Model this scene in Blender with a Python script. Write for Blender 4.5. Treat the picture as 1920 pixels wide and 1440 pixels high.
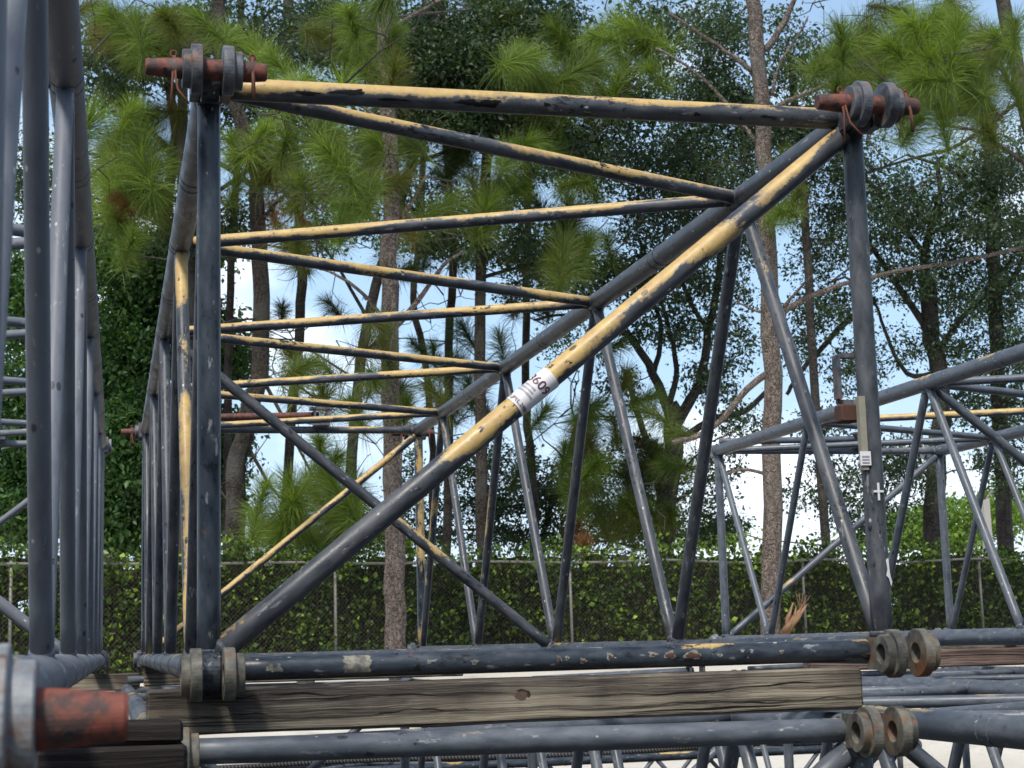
import bpy, math, random
import numpy as np
from mathutils import Vector, Matrix
random.seed(7); rng = np.random.default_rng(7)
S = bpy.context.scene
for o in list(bpy.data.objects): bpy.data.objects.remove(o)
COL = S.collection

# ---------------------------------------------------------------- camera
CAM = np.array([-.2048, -3.5227, .0384]); YAW, PIT, ROL, FPX = .2394, .1533, -.0278, 3136.5
FW = np.array([math.sin(YAW)*math.cos(PIT), math.cos(YAW)*math.cos(PIT), math.sin(PIT)])
R0 = np.array([math.cos(YAW), -math.sin(YAW), 0.]); U0 = np.cross(R0, FW)
RT = R0*math.cos(ROL)+U0*math.sin(ROL); UP = -R0*math.sin(ROL)+U0*math.cos(ROL)
cd = bpy.data.cameras.new('camera'); cam = bpy.data.objects.new('camera', cd); COL.objects.link(cam)
cam.matrix_world = Matrix(((RT[0], UP[0], -FW[0], CAM[0]), (RT[1], UP[1], -FW[1], CAM[1]), (RT[2], UP[2], -FW[2], CAM[2]), (0, 0, 0, 1)))
cd.sensor_width = 36; cd.lens = FPX/1920*36; cd.clip_start = .05; cd.clip_end = 2000
cd.dof.use_dof = True; cd.dof.focus_distance = 5.0; cd.dof.aperture_fstop = 18
S.camera = cam
def at(px, py, Z):
    "a point seen at pixel (px, py) of the 1920x1440 photograph, Z metres deep"
    return CAM + FW*Z + RT*((px-960)/FPX*Z) + UP*((720-py)/FPX*Z)

# ---------------------------------------------------------------- sky, sun, exposure
SUN_EL, SUN_AZ = math.radians(54), math.radians(210)     # azimuth from +Y towards +X: behind the camera, to the left
W = bpy.data.worlds.new('World'); S.world = W; W.use_nodes = True
wn = W.node_tree.nodes; wl = W.node_tree.links; wn.clear()
wo = wn.new('ShaderNodeOutputWorld'); bg = wn.new('ShaderNodeBackground'); sky = wn.new('ShaderNodeTexSky')
sky.sky_type = 'NISHITA'; sky.sun_disc = False; sky.sun_elevation = SUN_EL; sky.sun_rotation = SUN_AZ
sky.air_density = 1.0; sky.dust_density = 1.2; sky.ozone_density = 1.0
tc = wn.new('ShaderNodeTexCoord'); mp = wn.new('ShaderNodeMapping'); mp.inputs['Scale'].default_value = (1, 1, 2.2)
nz = wn.new('ShaderNodeTexNoise'); nz.inputs['Scale'].default_value = 3.2; nz.inputs['Detail'].default_value = 7; nz.inputs['Roughness'].default_value = .55
rp = wn.new('ShaderNodeValToRGB'); rp.color_ramp.elements[0].position = .52; rp.color_ramp.elements[1].position = .74
mx = wn.new('ShaderNodeMix'); mx.data_type = 'RGBA'
sx = wn.new('ShaderNodeSeparateXYZ'); wl.new(tc.outputs['Generated'], sx.inputs[0])
hr = wn.new('ShaderNodeValToRGB'); he = hr.color_ramp.elements; he[0].position = 0; he[0].color = (.98, .98, .98, 1); he[1].position = .55; he[1].color = (0, 0, 0, 1)
e = he.new(.10); e.color = (.9, .9, .9, 1); e = he.new(.30); e.color = (.6, .6, .6, 1); wl.new(sx.outputs[2], hr.inputs[0])
hc = wn.new('ShaderNodeValToRGB'); ce = hc.color_ramp.elements; ce[0].position = .03; ce[0].color = (.66, .80, .95, 1); ce[1].position = .16; ce[1].color = (.42, .62, .86, 1); wl.new(sx.outputs[2], hc.inputs[0])
hs = wn.new('ShaderNodeVectorMath'); hs.operation = 'SCALE'; hs.inputs['Scale'].default_value = 8.2; wl.new(hc.outputs[0], hs.inputs[0])
hm = wn.new('ShaderNodeMix'); hm.data_type = 'RGBA'; wl.new(hr.outputs[0], hm.inputs[0]); wl.new(sky.outputs[0], hm.inputs[6]); wl.new(hs.outputs[0], hm.inputs[7])
wl.new(tc.outputs['Generated'], mp.inputs[0]); wl.new(mp.outputs[0], nz.inputs['Vector']); wl.new(nz.outputs['Fac'], rp.inputs[0])
wl.new(rp.outputs[0], mx.inputs[0]); wl.new(hm.outputs[2], mx.inputs[6]); mx.inputs[7].default_value = (10.5, 11.0, 11.6, 1)
wl.new(mx.outputs[2], bg.inputs[0]); bg.inputs[1].default_value = .11; wl.new(bg.outputs[0], wo.inputs[0])
sd = bpy.data.lights.new('sun', 'SUN'); sun = bpy.data.objects.new('sun', sd); COL.objects.link(sun)
sd.energy = 2.4; sd.angle = math.radians(8); sd.color = (1, .95, .87)
sv = Vector((math.sin(SUN_AZ)*math.cos(SUN_EL), math.cos(SUN_AZ)*math.cos(SUN_EL), math.sin(SUN_EL)))
sun.rotation_euler = sv.to_track_quat('Z', 'Y').to_euler()
S.view_settings.view_transform = 'Standard'; S.view_settings.look = 'None'; S.view_settings.gamma = 1
S.view_settings.exposure = .62

# ---------------------------------------------------------------- node helpers
class NT:
    def __init__(s, name):
        s.m = bpy.data.materials.new(name); s.m.use_nodes = True; s.n = s.m.node_tree.nodes; s.l = s.m.node_tree.links
        s.b = s.n['Principled BSDF']; s.out = s.n['Material Output']
    def set(s, inp, v):
        if isinstance(v, bpy.types.NodeSocket): s.l.new(v, inp)
        else: inp.default_value = v
    def attr(s, name, out='Fac'):
        a = s.n.new('ShaderNodeAttribute'); a.attribute_name = name; return a.outputs[out]
    def noise(s, vec, scale, detail=4, rough=.55, out='Fac', dist=0):
        a = s.n.new('ShaderNodeTexNoise'); s.set(a.inputs['Vector'], vec); a.inputs['Scale'].default_value = scale
        a.inputs['Detail'].default_value = detail; a.inputs['Roughness'].default_value = rough; a.inputs['Distortion'].default_value = dist
        return a.outputs[out]
    def voro(s, vec, scale, out='Distance'):
        a = s.n.new('ShaderNodeTexVoronoi'); s.set(a.inputs['Vector'], vec); a.inputs['Scale'].default_value = scale; return a.outputs[out]
    def math(s, op, a, b=0., c=0., clamp=False):
        n = s.n.new('ShaderNodeMath'); n.operation = op; n.use_clamp = clamp
        s.set(n.inputs[0], a); s.set(n.inputs[1], b); s.set(n.inputs[2], c); return n.outputs[0]
    def ramp(s, f, stops, interp='LINEAR'):
        n = s.n.new('ShaderNodeValToRGB'); n.color_ramp.interpolation = interp; e = n.color_ramp.elements
        while len(e) < len(stops): e.new(.5)
        for k, (p, c) in enumerate(stops):
            e[k].position = p; e[k].color = (c, c, c, 1) if not hasattr(c, '__len__') else (*c, 1)
        s.set(n.inputs[0], f); return n.outputs[0]
    def mix(s, f, a, b, mode='MIX'):
        n = s.n.new('ShaderNodeMix'); n.data_type = 'RGBA'; n.blend_type = mode
        s.set(n.inputs[0], f)
        for i, v in ((6, a), (7, b)):
            if isinstance(v, bpy.types.NodeSocket): s.l.new(v, n.inputs[i])
            else: n.inputs[i].default_value = (*v, 1) if len(v) == 3 else v
        return n.outputs[2]
    def map(s, vec, sc):
        n = s.n.new('ShaderNodeMapping'); s.set(n.inputs[0], vec); n.inputs['Scale'].default_value = sc; return n.outputs[0]
    def add(s, v, w):
        n = s.n.new('ShaderNodeVectorMath'); n.operation = 'ADD'; s.set(n.inputs[0], v); s.set(n.inputs[1], w); return n.outputs[0]
    def obj(s):
        n = s.n.new('ShaderNodeTexCoord'); return n.outputs['Object']
    def bump(s, h, st, dist):
        n = s.n.new('ShaderNodeBump'); s.set(n.inputs['Height'], h); n.inputs['Strength'].default_value = st; n.inputs['Distance'].default_value = dist
        s.l.new(n.outputs[0], s.b.inputs['Normal'])

def paint_material(name, base, light, yellow=(.60, .43, .15), rustspots=.0, rough=.42, chips=.90):
    "grey machine paint sprayed thinly over yellow; attributes tc (along-tube coords), up, yel, are stored on every tube"
    t = NT(name); v = t.attr('tc', 'Vector'); up = t.attr('up'); yel = t.attr('yel')
    low = t.noise(t.map(v, (5, 5, 1.6)), 1.5, 3, .5)
    mid = t.noise(t.map(v, (9, 9, 3.2)), 4.0, 5, .6)
    fine = t.noise(v, 95, 3, .6)
    col = t.mix(t.ramp(mid, [(.35, 0), (.68, 1)]), base, light)
    col = t.mix(t.ramp(t.noise(t.map(v, (1, 1, .35)), 22, 4, .7), [(.55, 0), (.75, .55)]), col, tuple(c*.45 for c in base))
    # pale chalky scuffs, drips
    sc = t.ramp(t.noise(t.map(v, (1, 1, .3)), 46, 5, .7), [(.62, 0), (.64, .5), (.70, .8)])
    col = t.mix(sc, col, (.30, .31, .30))
    # yellow under the overspray: where the grey never reached
    m = t.math('ADD', t.math('MULTIPLY', up, .52), t.math('MULTIPLY', t.math('SUBTRACT', low, .5), 2.7))
    m = t.math('ADD', m, t.math('MULTIPLY', t.math('SUBTRACT', mid, .5), .75))
    m = t.math('ADD', m, t.math('MULTIPLY', t.math('SUBTRACT', fine, .5), .42))
    m = t.math('ADD', m, t.math('SUBTRACT', t.math('MULTIPLY', yel, 1.0), .83))
    ym = t.ramp(m, [(-.04, 0), (.07, .55), (.24, 1)])
    ycol = t.mix(t.ramp(t.noise(v, 30, 5, .7), [(.35, 0), (.75, 1)]), yellow, (yellow[0]*.72, yellow[1]*.62, yellow[2]*.8))
    col = t.mix(ym, col, ycol)
    # dark chips with ragged edges
    ch = t.ramp(t.math('ADD', t.noise(t.map(v, (1, 1, .5)), 60, 5, .75), t.math('MULTIPLY', t.noise(v, 3.1, 2), .55)), [(chips, 0), (chips+.01, 1)])
    col = t.mix(ch, col, (.012, .012, .014))
    # round drops / stains
    vd = t.voro(t.map(v, (1, 1, .55)), 17); dots = t.ramp(t.math('ADD', vd, t.math('MULTIPLY', fine, .05)), [(.115, 1), (.135, 0)], 'LINEAR')
    col = t.mix(t.math('MULTIPLY', dots, .8), col, (.018, .02, .024))
    vp = t.voro(t.map(t.add(v, (3.1, 7.7, 1.3)), (1, 1, .6)), 23); wd = t.ramp(t.math('ADD', vp, t.math('MULTIPLY', fine, .08)), [(.10, 1), (.12, 0)])
    col = t.mix(t.math('MULTIPLY', wd, .75), col, (.52, .52, .46))
    # rust
    if rustspots >= 0:
        rr = t.ramp(t.math('ADD', t.noise(v, 33, 5, .7), t.math('MULTIPLY', t.noise(v, 2.3, 2), .5)), [(1.0-rustspots, 0), (1.05-rustspots, 1)])
        col = t.mix(t.math('MULTIPLY', rr, .9), col, (.22, .06, .02))
    t.set(t.b.inputs['Base Color'], col)
    t.set(t.b.inputs['Roughness'], t.ramp(mid, [(.3, rough-.08), (.7, rough+.16)]))
    t.b.inputs['Specular IOR Level'].default_value = .45
    t.bump(t.math('ADD', fine, t.math('MULTIPLY', ym, .35)), .22, .0018)
    return t.m

M = {}
M['paint'] = paint_material('weathered_grey_over_yellow_paint', (.038, .044, .052), (.104, .110, .120), rustspots=.03)
M['paint_dark'] = paint_material('glossy_dark_blue_grey_paint', (.018, .025, .034), (.058, .072, .088), rustspots=.04, rough=.3)
M['paint_grey'] = paint_material('matte_slate_grey_paint', (.125, .138, .162), (.170, .183, .208), yellow=(.4, .36, .2), rustspots=0, rough=.5, chips=.985)
M['paint_blue'] = paint_material('slate_blue_grey_paint', (.075, .088, .106), (.135, .150, .170), rustspots=.01, rough=.4, chips=.95)

def steel_lug(name, a, b, rust):
    t = NT(name); v = t.obj(); n = t.noise(v, 22, 6, .65); n2 = t.noise(v, 75, 4, .7)
    col = t.mix(t.ramp(n, [(.4, 0), (.62, 1)]), a, b)
    col = t.mix(t.ramp(t.noise(v, 14, 5, .7, dist=.6), [(.52-rust*.2, 0), (.68-rust*.2, 1)]), col, (.20, .085, .035))
    col = t.mix(t.ramp(n2, [(.6, 0), (.72, .8)]), col, (.02, .022, .024))
    t.set(t.b.inputs['Base Color'], col); t.b.inputs['Roughness'].default_value = .55; t.bump(n2, .35, .002); return t.m
M['lug_dark'] = steel_lug('chipped_dark_lug_paint', (.035, .042, .05), (.14, .15, .165), .0)
M['lug_mossy'] = steel_lug('mossy_weathered_lug_steel', (.05, .05, .042), (.17, .16, .125), .02)
M['lug_grey'] = steel_lug('grey_lug_paint', (.12, .14, .165), (.27, .29, .30), .0)
t = NT('red_oxide_pin'); v = t.obj(); n = t.noise(v, 46, 5, .62, dist=.4)
c = t.mix(t.ramp(n, [(.43, 0), (.54, 1)]), (.20, .056, .036), (.065, .038, .033)); n2 = t.noise(v, 90, 4, .7)
c = t.mix(t.ramp(n2, [(.58, 0), (.72, .7)]), c, (.24, .075, .035)); c = t.mix(t.ramp(t.noise(v, 17, 4), [(.62, 0), (.80, .5)]), c, (.20, .17, .15))
t.set(t.b.inputs['Base Color'], c); t.b.inputs['Roughness'].default_value = .72; t.bump(n2, .5, .002); M['rust'] = t.m
t = NT('orange_rusty_cotter'); v = t.obj(); n = t.noise(v, 120, 4)
t.set(t.b.inputs['Base Color'], t.mix(n, (.19, .065, .03), (.08, .03, .02))); t.b.inputs['Roughness'].default_value = .8; M['cotter'] = t.m
t = NT('black_hole'); t.b.inputs['Base Color'].default_value = (.004, .004, .004, 1); t.b.inputs['Roughness'].default_value = 1; M['hole'] = t.m

def timber_material(name, dark, pale, bias, grain=1.0):
    t = NT(name); v = t.obj()
    warp = t.noise(t.map(v, (1.2, 3, 7)), 2.0, 3, .5, out='Color')
    vv = t.add(t.map(v, (.7, 26, 62)), t.map(warp, (.3, .6, 1.9)))
    g1 = t.noise(t.map(vv, (1.1, 1, 1)), 1.5, 8, .72); g2 = t.noise(t.map(vv, (2.2, 2, 3.2)), 3.2, 5, .7)
    zz = t.n.new('ShaderNodeSeparateXYZ'); t.l.new(t.attr('loc', 'Vector'), zz.inputs[0])
    hz = t.math('ADD', t.math('MULTIPLY', zz.outputs[2], -5.5), t.math('MULTIPLY', t.math('SUBTRACT', t.noise(v, 2.6, 4, .6), .5), 1.7))
    tone = t.ramp(t.math('ADD', hz, bias), [(.12, 0), (.62, 1)])
    col = t.mix(tone, dark, pale)
    col = t.mix(t.ramp(g1, [(.40, .95), (.55, 0)]), col, tuple(c*.32 for c in dark))
    col = t.mix(t.ramp(g2, [(.56, 0), (.68, .6)]), col, tuple(min(1, c*1.5) for c in pale))
    col = t.mix(t.ramp(t.noise(t.map(vv, (.35, .8, 1.0)), 1.0, 2, .4), [(.325, 1), (.34, 0)]), col, (.012, .010, .009))
    kn = t.voro(t.map(t.add(v, (.165, 0, .02)), (1.9, 1.0, 5.5)), 1.35)
    ringc = t.ramp(t.math('ADD', kn, t.math('MULTIPLY', g2, .05)), [(.0, .85), (.065, .9), (.085, .25), (.11, .0)])
    col = t.mix(ringc, col, (.055, .032, .02))
    t.set(t.b.inputs['Base Color'], col); t.b.inputs['Roughness'].default_value = .85; t.b.inputs['Specular IOR Level'].default_value = .2
    t.bump(t.math('ADD', g1, t.math('MULTIPLY', g2, .5)), .7, .006); return t.m
M['timber'] = timber_material('weathered_timber', (.095, .080, .068), (.38, .33, .24), .30)
M['timber_dark'] = timber_material('dark_wet_timber', (.038, .031, .029), (.085, .07, .06), .05)
M['timber_red'] = timber_material('reddish_timber', (.14, .09, .075), (.26, .19, .155), .4)

# ---------------------------------------------------------------- mesh collector
class MB:
    def __init__(s): s.v = []; s.f = []; s.tc = []; s.up = []; s.yel = []; s.mi = []; s.n = 0; s.sm = []
    def _add(s, V, F, tc=None, up=None, yel=None, mi=0, smooth=True):
        V = np.asarray(V, float); k = len(V)
        s.v.append(V); s.f += [[i+s.n for i in f] for f in F]; s.n += k
        s.tc.append(V if tc is None else np.asarray(tc)); s.up.append(np.zeros(k) if up is None else np.asarray(up)); s.yel.append(np.zeros(k) if yel is None else np.asarray(yel))
        s.mi += [mi]*len(F); s.sm += [smooth]*len(F)
    def tube(s, pts, rad, nseg=20, yel=0., step=.12, caps=True, seed=None, mi=0):
        "smooth tube through points (radius scalar or one per point)"
        P = [np.asarray(p, float) for p in pts]; R = list(rad) if hasattr(rad, '__len__') else [rad]*len(P)
        Q = []; q = []; L = 0; Ls = []
        for a in range(len(P)-1):
            d = np.linalg.norm(P[a+1]-P[a]); m = max(1, int(d/step))
            for j in range(m): Q.append(P[a]+(P[a+1]-P[a])*j/m); q.append(R[a]+(R[a+1]-R[a])*j/m); Ls.append(L+d*j/m)
            L += d
        Q.append(P[-1]); q.append(R[-1]); Ls.append(L)
        seed = random.random()*50 if seed is None else seed
        V = []; TC = []; UPV = []; Y = []; F = []
        ref = None
        for i, c in enumerate(Q):
            d = Q[min(i+1, len(Q)-1)]-Q[max(i-1, 0)]; d = d/(np.linalg.norm(d)+1e-9)
            if ref is None: ref = np.array([0, 0, 1.]) if abs(d[2]) < .9 else np.array([0, 1., 0])
            a = np.cross(d, ref); a /= np.linalg.norm(a); b = np.cross(a, d); ref = b
            yy = yel(Ls[i]/L) if callable(yel) else yel
            for k in range(nseg):
                th = 2*math.pi*k/nseg; nrm = a*math.cos(th)+b*math.sin(th)
                V.append(c+nrm*q[i]); TC.append((math.cos(th)*q[i], math.sin(th)*q[i], Ls[i]+seed)); UPV.append(nrm[2]-.15*nrm[1]); Y.append(yy)
        for i in range(len(Q)-1):
            for k in range(nseg):
                k2 = (k+1) % nseg; F.append([i*nseg+k, i*nseg+k2, (i+1)*nseg+k2, (i+1)*nseg+k])
        if caps: F.append(list(range(nseg))[::-1]); F.append([(len(Q)-1)*nseg+k for k in range(nseg)])
        s._add(V, F, TC, UPV, Y, mi); return s
    def lathe(s, c, axis, prof, nseg=40, mi=0, closed=False):
        "prof: (distance along axis, radius)"
        c = np.asarray(c, float); ax = np.asarray(axis, float); ax /= np.linalg.norm(ax)
        h = np.array([0, 0, 1.]) if abs(ax[2]) < .9 else np.array([0, 1., 0]); a = np.cross(ax, h); a /= np.linalg.norm(a); b = np.cross(ax, a)
        V = []; F = []; n = len(prof)
        for (t_, r) in prof:
            for k in range(nseg):
                th = 2*math.pi*k/nseg; V.append(c+ax*t_+(a*math.cos(th)+b*math.sin(th))*max(r, 1e-5))
        for i in range(n if closed else n-1):
            j = (i+1) % n
            for k in range(nseg):
                k2 = (k+1) % nseg; F.append([i*nseg+k, j*nseg+k, j*nseg+k2, i*nseg+k2])
        s._add(V, F, mi=mi, smooth=False); return s
    def box(s, lo, hi, mi=0, bev=0.):
        x0, y0, z0 = lo; x1, y1, z1 = hi; b = bev
        if b <= 0:
            V = [(x, y, z) for x in (x0, x1) for y in (y0, y1) for z in (z0, z1)]
            F = [(0, 1, 3, 2), (4, 6, 7, 5), (0, 4, 5, 1), (2, 3, 7, 6), (0, 2, 6, 4), (1, 5, 7, 3)]
            s._add(V, F, mi=mi, smooth=False); return s
        # box bevelled on its long (x) edges and ends
        prof = [(y0+b, z0), (y1-b, z0), (y1, z0+b), (y1, z1-b), (y1-b, z1), (y0+b, z1), (y0, z1-b), (y0, z0+b)]
        xs = [x0, x0+b] + list(np.linspace(x0+b, x1-b, max(2, int((x1-x0)/.12)))[1:-1]) + [x1-b, x1]
        V = []; F = []
        cy, cz = (y0+y1)/2, (z0+z1)/2
        for i, x in enumerate(xs):
            k = 1-(b*.9/((z1-z0)/2) if i in (0, len(xs)-1) else 0)
            for (y, z) in prof: V.append((x, cy+(y-cy)*k, cz+(z-cz)*k))
        for i in range(len(xs)-1):
            for k in range(8): F.append([i*8+k, i*8+(k+1) % 8, (i+1)*8+(k+1) % 8, (i+1)*8+k])
        F.append(list(range(8))[::-1]); F.append([(len(xs)-1)*8+k for k in range(8)])
        s._add(V, F, mi=mi, smooth=False); return s
    def build(s, name, mats, parent=None, jitter=0., flat=False):
        V = np.concatenate(s.v); me = bpy.data.meshes.new(name)
        loc = V.copy()
        if jitter: V = V+rng.normal(0, jitter, V.shape)
        me.from_pydata(V.tolist(), [], s.f)
        for nm, arr, ty in (('tc', np.concatenate(s.tc), 'FLOAT_VECTOR'), ('up', np.concatenate(s.up), 'FLOAT'), ('yel', np.concatenate(s.yel), 'FLOAT'), ('loc', loc-loc.mean(0), 'FLOAT_VECTOR')):
            a = me.attributes.new(nm, ty, 'POINT'); a.data.foreach_set('vector' if ty == 'FLOAT_VECTOR' else 'value', np.asarray(arr, dtype=np.float32).ravel())
        mats = mats if isinstance(mats, (list, tuple)) else [mats]
        for m in mats: me.materials.append(m)
        me.polygons.foreach_set('material_index', s.mi); me.polygons.foreach_set('use_smooth', s.sm)
        me.update(); o = bpy.data.objects.new(name, me); COL.objects.link(o)
        if parent: o.parent = parent
        return o

def big_mesh(name, V, faces, var, mats, parent=None, mi=None):
    "fast mesh: V Nx3, faces list of (array MxK)"
    me = bpy.data.meshes.new(name); nl = sum(f.size for f in faces); npoly = sum(len(f) for f in faces)
    me.vertices.add(len(V)); me.vertices.foreach_set('co', V.astype(np.float32).ravel())
    me.loops.add(nl); me.loops.foreach_set('vertex_index', np.concatenate([f.ravel() for f in faces]).astype(np.int32))
    me.polygons.add(npoly); st = []; k = 0
    for f in faces: st.append(k+np.arange(len(f))*f.shape[1]); k += f.size
    me.polygons.foreach_set('loop_start', np.concatenate(st).astype(np.int32))
    a = me.attributes.new('var', 'FLOAT', 'POINT'); a.data.foreach_set('value', var.astype(np.float32))
    mats = mats if isinstance(mats, (list, tuple)) else [mats]
    for m in mats: me.materials.append(m)
    me.update(calc_edges=True); me.validate()
    o = bpy.data.objects.new(name, me); COL.objects.link(o)
    if parent: o.parent = parent
    return o

def empty(name, loc, label, cat, group=None, rot=(0, 0, 0)):
    o = bpy.data.objects.new(name, None); COL.objects.link(o); o.location = loc; o.rotation_euler = rot; o.empty_display_size = .2
    o['label'] = label; o['category'] = cat
    if group: o['group'] = group
    return o
def tag(o, label, cat, group=None):
    o['label'] = label; o['category'] = cat
    if group: o['group'] = group
    return o

# ---------------------------------------------------------------- ground
def gz(y):
    if y < 7: return -1.62
    if y > 22: return -.42
    k = (y-7)/15; return -1.62+1.2*k
ys = [-60, -20, 0, 5, 7, 9, 11, 13, 15, 17, 19, 21, 22, 24, 30, 60, 1500]; xs = [-900, -200, -60, -20, 0, 10, 20, 40, 80, 300, 900]
g = MB(); g._add([(x, y, gz(y)) for y in ys for x in xs], [[j*len(xs)+i, j*len(xs)+i+1, (j+1)*len(xs)+i+1, (j+1)*len(xs)+i] for j in range(len(ys)-1) for i in range(len(xs)-1)], smooth=False)
t = NT('pale_limestone_yard'); v = t.obj(); n = t.noise(v, .35, 6, .6); n2 = t.noise(v, 9, 5, .7)
c = t.mix(t.ramp(n, [(.35, 0), (.65, 1)]), (.50, .455, .37), (.62, .58, .50)); c = t.mix(t.ramp(n2, [(.55, 0), (.75, .5)]), c, (.36, .32, .26)); c = t.mix(t.ramp(t.noise(v, 1.4, 5, .65), [(.52, 0), (.66, .6)]), c, (.30, .275, .22)); c = t.mix(t.ramp(t.voro(v, 14), [(.10, .7), (.16, 0)]), c, (.22, .20, .17))
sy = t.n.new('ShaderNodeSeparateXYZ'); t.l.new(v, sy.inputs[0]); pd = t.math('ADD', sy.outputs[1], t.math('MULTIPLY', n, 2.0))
c = t.mix(t.ramp(t.math('MULTIPLY', t.math('SUBTRACT', pd, 10.8), .5, clamp=True), [(0, 1), (.3, 0)]), c, t.mix(n2, (.045, .045, .044), (.075, .072, .066)))  # near ground coloured dark to cut the bounce light under the stack
t.set(t.b.inputs['Base Color'], c); t.b.inputs['Roughness'].default_value = .95; t.bump(n2, .4, .02)
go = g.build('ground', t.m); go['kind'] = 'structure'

# ---------------------------------------------------------------- crane boom sections
def lug(parent, x, y, z, dirn, mat, hub=True):
    "a pair of thick eye plates (big disc + outer boss) pointing along -Y (dirn=-1) or +Y"
    e = 0.105*dirn
    for s in (-1, 1):
        m = MB(); ri = .0225
        prof = [(s*.021, ri), (s*.021, .0505), (s*.0225, .0525), (s*.0425, .0525), (s*.044, .051), (s*.044, .0425), (s*.0455, .041), (s*.0605, .041), (s*.062, .0395), (s*.062, ri)]
        m.lathe((x, y+e, z), (1, 0, 0), prof, 44, closed=True)
        y0, y1 = sorted((y+e-dirn*.040, y-dirn*.004))
        x0, x1 = sorted((x+s*.0225, x+s*.0425)); m.box((x0, y0, z-.036), (x1, y1, z+.036))
        o = m.build('lug', mat, parent)
    if hub:
        m = MB(); m.lathe((x, y+dirn*.026, z), (1, 0, 0), [(-.0205, 0), (-.0205, .040), (-.018, .043), (.018, .043), (.0205, .040), (.0205, 0)], 32)
        m.build('hub', M['paint_dark'], parent)

def pin(root, x, y, z, flip=1, cot=True, bent=False):
    m = MB(); f = flip
    m.lathe((x, y, z), (f, 0, 0), [(-.137, 0), (-.137, .0155), (-.134, .0175), (-.070, .0222), (.080, .0222), (.090, .0205), (.110, .0185), (.113, .016), (.113, 0)], 36)
    p = m.build('connecting_pin', M['rust'], root)
    h = MB(); h.lathe((x-f*.098, y-.0150, z-.0095), (0, -1, -.35), [(0, 0), (0, .0048), (.0072, .0046), (.0072, 0)], 16)
    h.build('cross_hole', M['hole'], p)
    if cot:
        for (cx, kind) in ((-.080, 0), (.083, 1)):
            c = MB(); X = x+f*cx
            ring = [(X+.006*math.cos(a), y-.002, z+.030+.007*math.sin(a)) for a in np.linspace(-1.3, 4.4, 12)]
            c.tube(ring, .0022, 8, step=1)
            if kind == 0:
                c.tube([(X, y-.004, z+.025), (X-.002, y-.020, z-.03), (X-.006, y-.024, z-.10)], .0028, 8, step=1)
                c.tube([(X+.003, y-.004, z+.025), (X+.004, y-.024, z-.03), (X+.008, y-.028, z-.055), (X+.030, y-.04, z-.088)], .0026, 8, step=1)
            else:
                c.tube([(X, y-.004, z+.030), (X, y-.024, z-.02), (X, y-.028, z-.07)], .0042, 4, step=1)
            c.build('cotter_pin', M['cotter'], p)
    return p

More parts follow.
